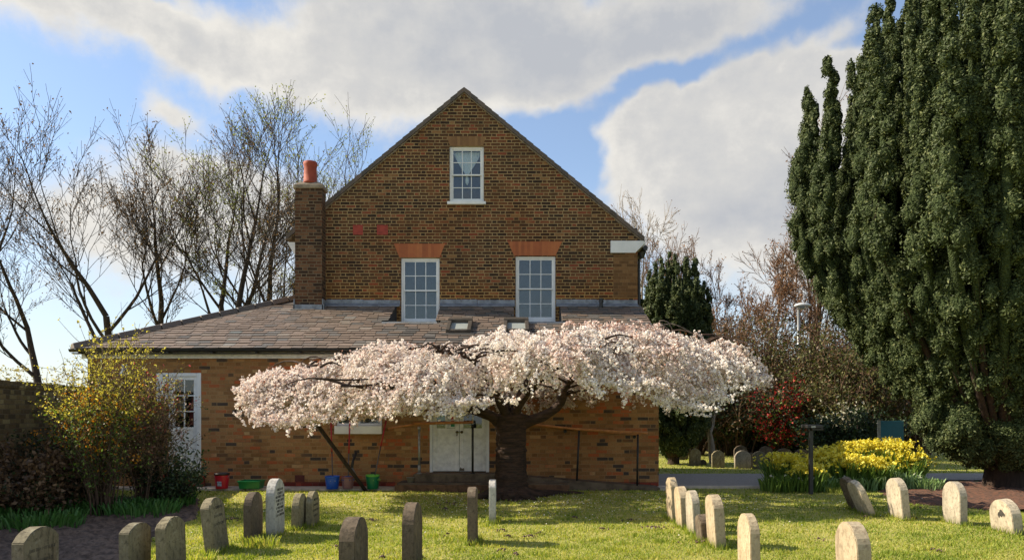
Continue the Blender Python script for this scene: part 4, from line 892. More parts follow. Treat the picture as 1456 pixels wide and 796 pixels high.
# ================================================================== GARDEN WALL (left)
gw = empty('garden_wall', (-8.3, 12, 0), 'old dark brick garden wall behind the flowering shrub at the left', 'wall')
b = MB(); 
wa = Vector((-8.55, 15.3)); wb_ = Vector((-7.35, 9.2)); wc = Vector((-6.9, 7.0)); 
for p, q, z0, z1 in ((wa, wb_, 2.04, 2.04),):
    d_ = (q-p).normalized(); q = p+d_*7.6; nn = Vector((-d_.y, d_.x))*-.12
    b.hexa([(p.x, p.y, -.1), (q.x, q.y, -.1), (q.x-.24, q.y-.03, -.1), (p.x-.24, p.y-.03, -.1), (p.x, p.y, z0-.08), (q.x, q.y, z1-.08), (q.x-.24, q.y-.03, z1-.08), (p.x-.24, p.y-.03, z0-.08)])
    b.build('wall', M_gwall, gw)
    c_ = MB(); n = 64
    for k in range(n):
        p0 = p+(q-p)*(k/n); p1 = p+(q-p)*((k+.93)/n); jz = random.Random(k).uniform(-.008, .008)
        c_.hexa([(p0.x+.012, p0.y, z0-.08), (p1.x+.012, p1.y, z0-.08), (p1.x-.25, p1.y-.03, z0-.08), (p0.x-.25, p0.y-.03, z0-.08), (p0.x+.012, p0.y, z0+.03+jz), (p1.x+.012, p1.y, z0+.03+jz), (p1.x-.25, p1.y-.03, z0+.03+jz), (p0.x-.25, p0.y-.03, z0+.03+jz)])
    c_.build('coping', M_gwall, gw, bevel=.008)

# ================================================================== TREES
def grow(tb, tips, rng, p, d, L, r, level, maxlevel, spread=.55, tropism=.12, wander=.12, kids=(4, 6), shrink=.62, minr=.006, nsides=(8, 6, 4, 3, 3, 3, 3), first=.35, rk=.55):
    k = 6 if level < 2 else (5 if level < 3 else 4); pts = [p.copy()]; dirs = []
    d = d/np.linalg.norm(d)
    for i in range(k):
        d = d+rng.normal(size=3)*wander+np.array([0, 0, tropism]); d /= np.linalg.norm(d); dirs.append(d.copy()); pts.append(pts[-1]+d*L/k)
    pts = np.array(pts); rad = np.maximum(r*np.linspace(1, .45 if level < maxlevel else .3, k+1), minr*.6)
    tb.add(pts, rad, nsides[min(level, 6)])
    if level >= maxlevel: tips.append(pts); return
    n = rng.integers(kids[0], kids[1]+1)
    for j in range(n):
        t = first+(1-first)*(j+rng.uniform(.2, .9))/n; t = min(t, .98); i = int(t*k); f = t*k-i
        q = pts[i]+(pts[min(i+1, k)]-pts[i])*f; dd = dirs[min(i, k-1)]
        rv = rng.normal(size=3); side = np.cross(dd, rv); side /= np.linalg.norm(side)+1e-9
        sp = spread*rng.uniform(.6, 1.25); nd = dd*math.cos(sp)+side*math.sin(sp)
        rr_ = max(r*(1-.5*t)*rk*rng.uniform(.8, 1.1), minr)
        grow(tb, tips, rng, q, nd, L*shrink*rng.uniform(.75, 1.2)*(1-.25*t if level == 0 else 1), rr_, level+1, maxlevel, spread, tropism, wander*1.1, kids, shrink, minr, nsides, .2, rk)
    # leader continues
    grow(tb, tips, rng, pts[-1], dirs[-1]+rng.normal(size=3)*.15, L*shrink*rng.uniform(.8, 1.1), max(rad[-1], minr), level+1, maxlevel, spread, tropism, wander, kids, shrink, minr, nsides, .2, rk)

def tree(name, cat, label, px, Y, height, r0, seed, bark_m, group=None, lean=(0, 0), topy=None, maxlevel=5, spread=.5, kids=(3, 4), shrink=.62, trop=.10, buds=None, nb=4000, bud_size=.03, z0=0., minr=.009, L0=.36, wander=.1, rk=.55, forks=1, first0=.35):
    rng = np.random.default_rng(seed); x = X_(px, Y); root = empty(name, (x, Y, z0), label, cat, group); r0 *= 1.3
    tb = TB(); tips = []
    for f_ in range(forks):
        d0 = np.array([lean[0], lean[1], 1.0])+(np.array([math.cos(f_*2.4+seed), math.sin(f_*2.4+seed)*.6, 0])*.32 if forks > 1 else 0)
        grow(tb, tips, rng, np.array([x, Y, z0-.1]), d0, height*L0, r0*(1 if forks == 1 else .75), 0, maxlevel, spread, trop, wander, kids, shrink, minr, rk=rk, first=first0)
    if topy is not None:
        zt_ = Z_(topy, Y); zz_ = np.concatenate([v[:, 2] for v in tb.V]); kz = zt_/np.percentile(zz_, 99.7); kx = 1.15 if kz < 1 else 1.
        def fit(v): v = v.copy(); v[:, 2] *= kz; v[:, 0] = x+(v[:, 0]-x)*kx; return v
        tb.V = [fit(v) for v in tb.V]; tips = [fit(v) for v in tips]
    tb.build('trunk', bark_m, root)
    if buds is not None and len(tips):
        T = np.concatenate([t[1:] for t in tips]); idx = rng.integers(0, len(T), nb); C = T[idx]+rng.normal(size=(nb, 3))*.07
        V, Fq = leaves(C, rng.normal(size=(nb, 3)), bud_size*rng.uniform(.5, 1.3, nb), rng); meshobj('crown', V, Fq, buds, root, var=np.repeat(rng.uniform(size=nb), 4))
    return root
B_brown = leafmat('brown buds', [(0, (.10, .06, .03)), (1, (.24, .15, .07))], trans=.3, tint=(1, .9, .6))
B_green = leafmat('spring green buds', [(0, (.14, .18, .03)), (1, (.32, .34, .07))], trans=.45)
B_rust = leafmat('rusty dead leaves', [(0, (.14, .06, .03)), (.6, (.26, .13, .06)), (1, (.36, .22, .11))], trans=.3, tint=(1, .8, .5))
G1 = 'bare trees behind the house at the left'
TL = [(-45, 30, 13.5, .20, 1, (.03, 0), 'bare dark tree cut by the left edge of the photo', B_brown),
      (70, 31, 12.5, .15, 2, (-.08, 0), 'bare tree leaning left above the garden wall', B_brown),
      (182, 29, 12.0, .17, 3, (-.15, 0), 'bare dark tree rising left of the lean-to roof corner', B_brown),
      (243, 31, 12.8, .15, 4, (-.04, 0), 'slim straight bare tree behind the left end of the lean-to roof', B_brown),
      (322, 31, 13.6, .16, 5, (.0, 0), 'tall bare tree over the middle of the hip roof', B_brown),
      (345, 33, 13.6, .15, 6, (.14, 0), 'bare tree leaning right over the hip roof', B_brown),
      (372, 29, 12.6, .18, 7, (-.10, 0), 'dark many-limbed bare tree just left of the house', B_brown),
      (400, 32, 14.0, .16, 8, (.03, 0), 'tree with fresh yellow-green buds left of the chimney', B_green),
      (425, 34, 14.8, .16, 9, (.04, 0), 'bare tree standing directly behind the chimney', B_green),
      (530, 38, 15.6, .15, 10, (.02, 0), 'bare twiggy tree showing over the left slope of the gable', B_brown)]
TOPS = [140, 185, 182, 172, 158, 165, 150, 160, 172, 200]
for (px, Y, hh, r0, sd, ln, lb, bd), ty in zip(TL, TOPS):
    tree('bare_tree', 'tree', lb, px, Y, hh*1.06, r0, sd, M_twigdark, G1, ln, ty, 5, .50, (3, 3), .64, .07, bd, 2600 if bd is B_brown else 5500, .045, minr=.010, L0=.52, wander=.05, first0=.5, rk=.60)
G2 = 'winter trees beyond the churchyard at the right'
TR = [(905, 40, 11.5, .13, 21, M_twigpale, 'pale bare tree showing right of the gable eaves', 1500),
      (968, 36, 9.5, .12, 22, M_twigbrown, 'brown twiggy tree above the columnar yew', 2500),
      (1035, 34, 9.8, .13, 23, M_twigbrown, 'brown twiggy tree between the columnar yew and the street lamp', 4000),
      (1140, 33, 13.0, .18, 24, M_twigbrown, 'tall reddish-brown bare tree left of the great yew', 3000),
      (1085, 31, 8.6, .12, 25, M_twigbrown, 'bushy brown tree in front of the tall bare one', 5000),
      (1190, 30, 8.0, .12, 26, M_twigbrown, 'rusty twiggy tree behind the street lamp', 5000)]
for (px, Y, hh, r0, sd, mm, lb, nb) in TR:
    tree('winter_tree', 'tree', lb, px, Y, hh, r0, sd, mm, G2, (0, 0), {905: 285, 968: 330, 1035: 325, 1140: 212, 1085: 350, 1190: 395}[px], 5, .62, (3, 4), .64, .05, B_rust, nb, .045, minr=.012, L0=.34, wander=.1, rk=.6)
tree('small_tree', 'tree', 'small grey-stemmed tree forking low behind the far headstones', 1014, 22.6, 4.2, .10, 31, M_twigpale, None, (0, 0), None, 4, .6, (3, 4), .68, .06, None, minr=.008, L0=.34)

# twiggy shrubs
def shrub(name, cat, label, px, Y, h_, rad, ns, seed, stem_m, leafsets, group=None, up=.25, sub=6, squash=1.0, tw=.005, base=None, zb=0.):
    rng = np.random.default_rng(seed); x = X_(px, Y); root = empty(name, (x, Y, 0), label, cat, group); tb = TB(); P_all = []
    for i in range(ns):
        a_ = rng.uniform(0, 2*np.pi); rr_ = rng.uniform(.1, 1)**.7; b0 = np.array([x, Y, 0])+np.array([math.cos(a_), math.sin(a_)*squash, 0])*rad*.35*rr_*rng.uniform(.2, 1)
        out = np.array([math.cos(a_), math.sin(a_)*squash, 0])*rad*rr_; hh = h_*rng.uniform(.42, 1.0)**.8*(1-.35*rr_**2)
        k = 7; t = np.linspace(0, 1, k)[:, None]; pts = b0+out*(t**1.3)*.75+np.array([0, 0, hh])*t**.85+np.cumsum(rng.normal(size=(k, 3))*hh*.018, 0)
        tb.add(pts, tw*np.linspace(1.6, .6, k)*rng.uniform(.8, 1.6), 4); P_all.append(pts[2:])
        for j in range(sub):
            q = pts[rng.integers(2, k)]; d = rng.normal(size=3)*.6+np.array([out[0]/rad*.5, out[1]/rad*.5, up*2.2]); d /= np.linalg.norm(d); L = h_*rng.uniform(.10, .26)
            t2 = np.linspace(0, 1, 5)[:, None]; p2 = q+d*L*t2+np.cumsum(rng.normal(size=(5, 3))*L*.05, 0); tb.add(p2, tw*np.linspace(.8, .35, 5), 3); P_all.append(p2)
    tb.build('stems', stem_m, root)
    PA = np.concatenate(P_all)
    # leaves follow the twigs: interpolate between neighbouring points
    for nm, mm, n, size, zr, jit in leafsets:
        z = PA[:, 2]/h_; ok = np.where((z >= zr[0]) & (z <= zr[1]))[0]
        if len(ok) == 0: continue
        pool = rng.choice(ok, 170) if 'flowers' in nm else ok
        idx = rng.choice(pool, n); j2 = np.minimum(idx+1, len(PA)-1); f_ = rng.uniform(size=(n, 1)); near = np.linalg.norm(PA[j2]-PA[idx], axis=1) < h_*.25
        C = np.where(near[:, None], PA[idx]*(1-f_)+PA[j2]*f_, PA[idx])+rng.normal(size=(n, 3))*jit
        C[:, 2] = np.maximum(C[:, 2], .03)
        V, Fq = leaves(C, rng.normal(size=(n, 3)), size*rng.uniform(.5, 1.4, n), rng); o_ = meshobj(nm, V, Fq, mm, root, var=np.repeat(rng.uniform(size=n), 4))
        if 'flowers' in nm or nm == 'blossom': o_['kind'] = 'stuff'
    return root
L_brown = leafmat('brown winter leaves', [(0, (.06, .035, .02)), (.5, (.14, .085, .045)), (1, (.24, .15, .08))], trans=.25, tint=(1, .8, .5))
L_olive = leafmat('olive leaves', [(0, (.035, .045, .012)), (.6, (.08, .09, .022)), (1, (.16, .15, .05))], trans=.3)
L_dark = leafmat('dark green leaves', [(0, (.012, .028, .010)), (.6, (.03, .055, .016)), (1, (.06, .09, .03))], trans=.15)
L_green = leafmat('fresh green leaves', [(0, (.04, .09, .014)), (.5, (.11, .19, .03)), (1, (.22, .32, .06))], trans=.35)
L_red = leafmat('red young leaves', [(0, (.22, .012, .014)), (.6, (.50, .03, .03)), (1, (.62, .12, .09))], trans=.35, tint=(1, .5, .4))
L_white = leafmat('white blossom', [(0, (.5, .5, .4)), (1, (.72, .7, .6))], trans=.3)
G3 = 'shrubs massed behind the far headstones'
SH = [(985, 27, 3.2, 2.0, 'low dark shrub right of the columnar yew', L_dark, 5000, L_brown, 2000), (1045, 27, 3.6, 2.2, 'tall shadowy shrub behind the small grey tree', L_dark, 5000, L_brown, 5000),
      (1060, 29, 5.6, 2.4, 'high brown leafy shrub behind the red-leaved bush', L_brown, 11000, L_olive, 3000), (1120, 28, 5.2, 2.3, 'olive-brown shrub behind and right of the red-leaved bush', L_olive, 8000, L_brown, 7000),
      (1178, 26, 4.4, 2.0, 'olive-green twiggy shrub behind the black post', L_olive, 12000, L_brown, 3000), (1235, 25, 4.2, 1.8, 'dense olive shrub at the foot of the great yew', L_olive, 9000, L_brown, 3500), (1215, 31, 6.5, 2.3, 'rust-brown shrub under the street lamp', L_brown, 11000, L_olive, 2000),
      (1300, 27, 5.0, 2.6, 'brown shrub hidden behind the yew', L_brown, 6000, L_dark, 3000), (1010, 30, 5.6, 2.4, 'brown shrub beside the columnar yew top', L_brown, 9000, L_olive, 1500)]
for (px, Y, hh, rd, lb, m1, n1_, m2, n2_) in SH:
    shrub('shrub', 'shrub', lb, px, Y, hh, rd, 70, px, M_twigbrown, [('foliage', m1, n1_, .055, (.05, 1.), .12), ('dead_leaves', m2, n2_, .05, (.1, 1.), .12)], G3, tw=.014, sub=9)
# evergreen hedge mass closing the view
shrub('dark_hedge', 'hedge', 'dark evergreen hedge low behind the far headstones', 1085, 27.2, 2.0, 3.6, 90, 77, M_twigdark, [('foliage', L_dark, 16000, .06, (0, 1.), .16)], squash=.25, tw=.012)
shrub('dark_hedge', 'hedge', 'dark evergreen shrub bank behind the yellow flowers', 1215, 22.5, 1.6, 2.0, 60, 78, M_twigdark, [('foliage', L_dark, 9000, .05, (0, 1.), .12)], squash=.3, tw=.012)
shrub('red_leaved_bush', 'bush', 'bush with bright red young leaves beyond the drive', 1108, 25.6, 2.8, 1.0, 48, 79, M_twigdark, [('red_leaves', L_red, 3300, .05, (.1, 1.), .07), ('green_leaves', L_green, 1600, .05, (.1, 1.), .08), ('dark_leaves', L_dark, 3000, .05, (.0, .8), .08)], tw=.01)
shrub('white_flowering_shrub', 'shrub', 'small shrub flecked with white blossom above the yellow flowers', 1207, 23.5, 2.0, .75, 30, 80, M_twigpale, [('blossom', L_white, 600, .045, (.4, 1.), .06), ('foliage', L_olive, 1800, .045, (.0, 1.), .08)], tw=.008)
shrub('pale_shrub', 'shrub', 'pale yellowish shrub showing over the garden wall at the left', 45, 19.5, 3.0, 2.6, 50, 81, M_twigpale, [('foliage', leafmat('pale young leaves', [(0, (.25, .22, .09)), (1, (.42, .36, .18))], trans=.4), 5000, .035, (.4, 1.), .06)], tw=.007)

# ------------------------------------------------------------------ yews (upswept plumes)
L_yew = leafmat('yew foliage', [(0, (.026, .042, .012)), (.5, (.055, .078, .024)), (.85, (.11, .13, .042)), (1, (.17, .185, .07))], rough=.65, trans=.12, spec=.3, tint=(1, 1, .5), clump=2.5, clumpf=.4)
def yewcore():
    m_, t = mat('yew leafy mass'); n = t.noise(t.co, 34, 3, .7); n0 = t.noise(t.co, 2.5, 3, .5); v = t.new('ShaderNodeTexVoronoi'); v.inputs['Scale'].default_value = 30; t.link(t.co, v.inputs['Vector'])
    f = t.m('ADD', t.m('MULTIPLY', v.outputs['Color'], .6), t.m('MULTIPLY', n0, .4)); c = t.ramp(f, [(.1, (.022, .036, .012)), (.5, (.045, .066, .022)), (.8, (.08, .105, .04)), (1, (.13, .15, .06))])
    t.put(t.b.inputs['Base Color'], c); t.b.inputs['Roughness'].default_value = .8; t.b.inputs['Specular IOR Level'].default_value = .15
    bump(t, t.m('ADD', t.m('MULTIPLY', v.outputs['Distance'], -1.2), n), 1., .05); return m_
M_yewcore = yewcore()
def yew(root, cx, cy, plumes, seed, blobs=34, per=75, leaf=.030, trunk_r=.45, z_fork=.6):
    rng = np.random.default_rng(seed); C = []; N = []; tb = TB(); core_v = []; core_f = []; kk = 0
    tb.add([[cx, cy, -.2], [cx+.03, cy, z_fork], [cx, cy, z_fork+.8], [cx, cy, z_fork+3]], [trunk_r, trunk_r*.8, trunk_r*.55, .15], 12)
    for (ang, rad, zt, pr, rb) in plumes:
        # spine: out and up from the trunk, then straight up
        k = 14; t = np.linspace(0, 1, k); el_z = z_fork+rad*rb
        s_ = np.clip(t/.42, 0, 1); rr_ = rad*s_**.85*(1+.03*np.sin(t*9+ang*3)); zz = np.where(t < .42, z_fork*.6+(el_z-z_fork*.6)*s_**1.2, el_z+(zt-el_z)*(t-.42)/.58)
        sx = cx+np.cos(ang)*rr_+np.cumsum(rng.normal(size=k))*.02; sy = cy+np.sin(ang)*rr_+np.cumsum(rng.normal(size=k))*.02; sp = np.stack([sx, sy, zz], -1)
        tb.add(sp[:12], np.linspace(.09, .03, 12)+.0*t[:12], 5)
        prof = pr*np.clip(np.minimum((t-.05)/.22, 1), .0, 1)*np.clip((1.0-t)/.35, .12, 1)**.6
        nb = int(blobs*max(.5, (zt-el_z+rad)/7))
        tt = rng.uniform(.14, 1., nb)**.85; Z = np.interp(tt, t, np.arange(k)); i = np.minimum(Z.astype(int), k-2); f_ = (Z-i)[:, None]
        ctr = sp[i]*(1-f_)+sp[i+1]*f_; pw = np.interp(tt, t, prof); a2 = rng.uniform(0, 2*np.pi, nb)
        ctr = ctr+np.stack([np.cos(a2)*pw*.58, np.sin(a2)*pw*.58, rng.normal(size=nb)*.05], -1)
        br = (.10+.42*pw)*rng.uniform(.55, 1.1, nb)
        br = (.065+.30*pw)*rng.uniform(.6, 1.2, nb)
        D = rng.normal(size=(nb, per, 3)); outw = np.stack([ctr[:, 0]-cx, ctr[:, 1]-cy, np.full(nb, .35)], -1); outw[:, 0] += 0; outw /= np.linalg.norm(outw, axis=1)[:, None]; D = D/np.linalg.norm(D, axis=2)[:, :, None]; dt = (D*outw[:, None, :]).sum(2, keepdims=True); D = np.where(dt < -.25, D-2*dt*outw[:, None, :], D); D /= np.linalg.norm(D, axis=2)[:, :, None]
        rad_j = rng.uniform(.85, 1.18, (nb, per, 1)); st = np.array([1, 1, 1.6]); nn = per if math.sin(ang) < .5 else per//3
        C.append((ctr[:, None, :]+D*rad_j*br[:, None, None]*st)[:, :nn].reshape(-1, 3)); N.append((D+rng.normal(size=D.shape)*.55+np.array([0, 0, .3]))[:, :nn].reshape(-1, 3))
        # bumpy leafy clumps keep the plume opaque
        th = np.arange(7)*2*np.pi/7; ph_ = np.linspace(.25, np.pi-.25, 5); U = np.stack([np.sin(ph_)[:, None]*np.cos(th), np.sin(ph_)[:, None]*np.sin(th), np.cos(ph_)[:, None]*np.ones(7)], -1).reshape(-1, 3)
        v = ctr[:, None, :]+U[None]*br[:, None, None]*st*.82*rng.uniform(.7, 1.15, (nb, len(U), 1)); i0 = np.arange(4)[:, None]*7; j0 = np.arange(7)[None, :]; q4 = np.stack([i0+j0, i0+(j0+1) % 7, i0+7+(j0+1) % 7, i0+7+j0], -1).reshape(-1, 4)
        f = (q4[None]+(np.arange(nb)*len(U))[:, None, None]).reshape(-1, 4); core_v.append(v.reshape(-1, 3)); core_f.append(f+kk); kk += nb*len(U)
        v, f = tube_np(sp, np.maximum(prof*.26, .02), 6); core_v.append(v); core_f.append(f+kk); kk += len(v)
    C = np.concatenate(C); N = np.concatenate(N); ok = C[:, 2] > .05; C, N = C[ok], N[ok]; n = len(C)
    V, Fq = leaves(C, N, leaf*rng.uniform(.6, 1.35, n), rng, aspect=.42)
    CV = np.concatenate(core_v); CF = np.concatenate(core_f)
    allV = np.concatenate([V, CV]); allF = np.concatenate([Fq, CF+len(V)]); var = np.concatenate([np.repeat(np.clip(rng.normal(.45, .25, n), 0, 1), 4), np.full(len(CV), .2)])
    o = meshobj('crown', allV, allF, [L_yew, M_yewcore], root, var=var); o.data.polygons.foreach_set('material_index', np.concatenate([np.zeros(len(Fq), np.int32), np.ones(len(CF), np.int32)])); tb.build('trunk', M_yewbark, root)

YX, YY = 10.4, 15.6
by = empty('yew_tree', (YX, YY, 0), 'huge dark green yew of upswept plumes at the right edge', 'tree')
rng = np.random.default_rng(5); pl_ = []
NP = 146
for k in range(NP):
    ang = k*2.39996; q = ((k+.5)/NP)**.5; rad = q*3.95*rng.uniform(.92, 1.04)
    zt = 12.1-3.9*q**1.7+rng.uniform(-.5, .4); pl_.append((ang, rad, zt, rng.uniform(.26, .38), 1.12 if math.cos(ang) < .3 else .85))
for k in range(34):      # low boughs round the foot
    pl_.append((math.pi*(.95+1.05*k/34)+rng.uniform(-.1, .1), rng.uniform(.6, 1.9), rng.uniform(1.2, 2.9), rng.uniform(.30, .42), .35))
yew(by, YX, YY, pl_, 6, blobs=70, per=104, leaf=.032)

yx2 = X_(957, 22.3)
cy_ = empty('columnar_yew', (yx2, 22.3, 0), 'dark columnar yew between the house corner and the brown shrubs', 'tree'); pl_ = []
for k in range(56):
    ang = k*2.39996; q = ((k+.5)/56)**.5; pl_.append((ang, q*.98, 6.35-1.35*q**2.+rng.uniform(-.15, .12), rng.uniform(.22, .30), 1.1))
yew(cy_, yx2, 22.3, pl_, 8, blobs=48, per=40, leaf=.045, trunk_r=.2, z_fork=.35)

# ================================================================== CHERRY
TX, TY = X_(726, 13.9), 13.9
cherry = empty('cherry_tree', (TX, TY, 0), 'spreading flat-topped cherry tree covered in pale pink blossom', 'tree')
tb = TB()
def spline(pts, n=12):
    pts = np.array(pts, float); t = np.linspace(0, len(pts)-1, n); i = np.minimum(t.astype(int), len(pts)-2); f_ = (t-i)[:, None]
    p0 = pts[np.maximum(i-1, 0)]; p1 = pts[i]; p2 = pts[i+1]; p3 = pts[np.minimum(i+2, len(pts)-1)]
    return .5*((2*p1)+(-p0+p2)*f_+(2*p0-5*p1+4*p2-p3)*f_**2+(-p0+3*p1-3*p2+p3)*f_**3)
# trunk: ringed, flared, a little twisted
k = 40; zz = np.linspace(-.1, 1.52, k); n = 28; rngc = np.random.default_rng(2); V = []; 
for j, z in enumerate(zz):
    r0 = .285+.13*math.exp(-max(z, 0)/.13)+.05*max(0, (z-1.15)/.4)**1.5+.006*math.sin(z*60)+.006*rngc.normal()
    for i in range(n):
        a_ = 2*math.pi*i/n; lob = 1+.05*math.sin(3*a_+z*1.4)+.03*math.sin(7*a_-z)+.22*math.exp(-max(z, 0)/.10)*max(0, math.sin(4*a_+.7))+.02*rngc.normal()*.6
        V.append((TX+.0*z+r0*lob*math.cos(a_), TY+r0*lob*math.sin(a_), z))
i_ = np.arange(k-1)[:, None]*n; j_ = np.arange(n)[None, :]; j2 = (j_+1) % n; Fq = np.stack([i_+j_, i_+j2, i_+n+j2, i_+n+j_], -1).reshape(-1, 4)
top = len(V); V = V+[(TX, TY, 1.62)]
tb.V.append(np.array(V)); tb.F.append(Fq); tb.F.append(np.array([[(k-1)*n+i, (k-1)*n+(i+1) % n, top, top] for i in range(n)])); tb.k += len(V)
def pc(x, y, Y): return P(x, y, Y)
limbs = [([(TX+.15, TY-.02, 1.30), pc(748, 600, 13.85), pc(775, 590, 13.8), pc(797, 573, 13.75), pc(803, 550, 13.7), pc(840, 515, 13.6), pc(900, 490, 13.5), pc(980, 486, 13.4), pc(1070, 505, 13.3)], .125),
         ([(TX-.15, TY, 1.30), pc(700, 592, 13.8), pc(672, 582, 13.7), pc(640, 560, 13.5), pc(590, 530, 13.3), pc(510, 512, 13.2), pc(420, 525, 13.1)], .125),
         ([(TX-.05, TY, 1.4), pc(715, 570, 13.9), pc(690, 530, 14.2), pc(620, 505, 14.6), pc(520, 505, 14.7)], .12),
         ([(TX+.05, TY, 1.4), pc(740, 560, 13.9), pc(760, 520, 14.2), pc(830, 485, 14.5), pc(930, 480, 14.6), pc(1010, 492, 14.5)], .12),
         ([(TX, TY-.1, 1.4), pc(712, 575, 13.5), pc(690, 530, 12.9), pc(660, 505, 12.4), pc(620, 500, 12.0)], .10),
         ([(TX, TY-.1, 1.4), pc(745, 565, 13.5), pc(790, 520, 12.9), pc(840, 500, 12.5), pc(900, 500, 12.2)], .10),
         ([(TX-.1, TY, 1.35), pc(690, 585, 13.5), pc(640, 565, 12.9), pc(560, 555, 12.2), pc(485, 547, 11.9)], .085)]
LP = []
for pts, r0 in limbs:
    s_ = spline(pts, 22); tb.add(s_, np.linspace(r0, .02, 22)*(1+.06*np.random.default_rng(3).normal(size=22)), 10); LP.append(s_)
for a_, L in ((-.2, .75), (.25, 1.2), (-.9, .7), (-2.2, .8), (-2.9, .9), (-1.5, .6), (.05, 1.7)):      # surface roots
    p = np.array([[TX+math.cos(a_)*.2, TY+math.sin(a_)*.2-.02, .12], [TX+math.cos(a_)*.42, TY+math.sin(a_)*.42, .04], [TX+math.cos(a_+.15)*L*.75, TY+math.sin(a_+.15)*L*.75, .012], [TX+math.cos(a_+.1)*L, TY+math.sin(a_+.1)*L, -.06]]); tb.add(spline(p, 10), np.linspace(.12, .025, 10), 8)
# crown outline read from the photograph
cx_t = np.array([338, 370, 400, 450, 500, 560, 620, 660, 720, 770, 810, 860, 900, 940, 975, 1010, 1050, 1080, 1098]); cy_t = np.array([545, 524, 515, 507, 499, 491, 494, 483, 475, 478, 468, 468, 470, 468, 474, 490, 491, 503, 535])
bx_t = np.array([338, 385, 440, 480, 540, 590, 640, 690, 740, 790, 840, 900, 935, 960, 1000, 1040, 1070, 1098]); by_t = np.array([560, 600, 614, 608, 598, 596, 584, 588, 580, 570, 568, 568, 576, 585, 568, 556, 550, 548])
CYc, CRY = 13.25, 1.85
def halfdepth(px): q = (px-717)/385.; return CRY*np.sqrt(np.clip(1-q*q, .03, 1))
rngb = np.random.default_rng(9); C = []; Nn = []; VA = []
nt = 2300; tbt = TB(); jj = 0
nbg = 150; per_b = 17
for g_ in range(nbg):
    gpx = rngb.uniform(352, 1085); gu = np.sign(rngb.uniform(-1, 1))*rngb.uniform(0, 1)**.7; gdz = rngb.uniform(0, 1)**1.3; gL = rngb.uniform(.35, 1.05); gcol = rngb.normal()*.15; gedge = rngb.uniform(-.10, .22)
    ga = rngb.normal()*.35
    for q in range(per_b):
        px = np.clip(gpx+rngb.normal()*24, 342, 1093); u = np.clip(gu+rngb.normal()*.13, -1, 1); hd = halfdepth(px); Y = CYc+u*hd; zt = EYE+(HY-np.interp(px, cx_t, cy_t))/F*13.4; zb = EYE+(HY-np.interp(px, bx_t, by_t))/F*(CYc-hd*.7)
        x = (px-HX)/F*12.45; zs = zb+(zt-zb)*math.sqrt(max(0, 1-(abs(u)**2.2)*.80))-gdz*(zt-zb)*.55+rngb.normal()*.03
        out = np.array([x-TX, (Y-TY)*1.3, 0]); out /= np.linalg.norm(out)+1e-6; out = np.array([out[0]*math.cos(ga)-out[1]*math.sin(ga), out[0]*math.sin(ga)+out[1]*math.cos(ga), 0])
        L = gL*rngb.uniform(.6, 1.2); k = 8; t = np.linspace(0, 1, k); hor = L*.8*rngb.uniform(.5, 1.)
        p = np.stack([x+out[0]*hor*(t-.2), Y+out[1]*hor*(t-.2), zs+.07*np.sin(t*np.pi)-L*.5*t**2.], -1)
        p[:, 2] = np.maximum(p[:, 2], zb+gedge+rngb.uniform(-.05, .10)); p[:, 1] = np.clip(p[:, 1], 11.2, 15.22); p[:, 0] = np.clip(p[:, 0], (340-HX)/F*12.5, (1100-HX)/F*12.6)
        p += np.cumsum(rngb.normal(size=(k, 3))*.016, 0)
        if q % 2 == 0: tbt.add(p, np.linspace(.008, .003, k), 3)
        m_ = int(19+22*L); tt = rngb.uniform(0, 1, m_)*(k-1); i = np.minimum(tt.astype(int), k-2); f_ = (tt-i)[:, None]; c0 = p[i]*(1-f_)+p[i+1]*f_+rngb.normal(size=(m_, 3))*.026
        C.append(c0); VA.append(np.clip(rngb.normal(.5, .18, m_)+gcol, 0, 1))
# sparse hanging tips at the left end
for q in range(26):
    px = rngb.uniform(338, 385); Y = rngb.uniform(12.7, 13.8); x = (px-HX)/F*12.6; z0_ = EYE+(HY-np.interp(px, cx_t, cy_t))/F*13.4-.1; L = rngb.uniform(.3, .6); t = np.linspace(0, 1, 8)
    p = np.stack([x-.22*t*L, Y-.05*t, z0_-L*t], -1); tbt.add(p, np.linspace(.005, .0025, 8), 3); m_ = 7; c0 = p[rngb.integers(0, 8, m_)]+rngb.normal(size=(m_, 3))*.02; C.append(c0); VA.append(np.full(m_, .7))
C = np.concatenate(C); VA = np.concatenate(VA); n = len(C)
# each bloom is a small cup of petals
pet = 5; D = rngb.normal(size=(n, 3)); D[:, 2] -= .35; D /= np.linalg.norm(D, axis=1)[:, None]
rep = np.repeat(np.arange(n), pet); off = rngb.normal(size=(n*pet, 3)); off /= np.linalg.norm(off, axis=1)[:, None]
Cc = C[rep]+off*.016; Nc = D[rep]*.8+off*.7
V, Fq = leaves(Cc, Nc, .0180*rngb.uniform(.7, 1.25, n*pet), rngb, aspect=.75)
M_blos = leafmat('cherry blossom', [(0, (.62, .46, .41)), (.2, (.81, .70, .65)), (.42, (.88, .83, .79)), (1, (.91, .89, .86))], rough=.6, trans=.35, spec=.2, tint=(1, .93, .84), clump=1.6, clumpf=.35)
meshobj('blossom', V, Fq, M_blos, cherry, var=np.repeat(np.clip(VA[rep]+rngb.normal(size=n*pet)*.06, 0, 1), 4))
# bronze young leaves among the upper blossom
nl = 9000; idx = rngb.integers(0, n, nl); Cl = C[idx]+rngb.normal(size=(nl, 3))*.03+np.array([0, 0, .015]); V, Fq = leaves(Cl, rngb.normal(size=(nl, 3)), .026*rngb.uniform(.5, 1.3, nl), rngb, aspect=.4)
meshobj('young_leaves', V, Fq, leafmat('bronze young leaves', [(0, (.16, .06, .03)), (.6, (.34, .14, .07)), (1, (.45, .25, .12))], trans=.35, tint=(1, .7, .5)), cherry, var=np.repeat(rngb.uniform(size=nl), 4))
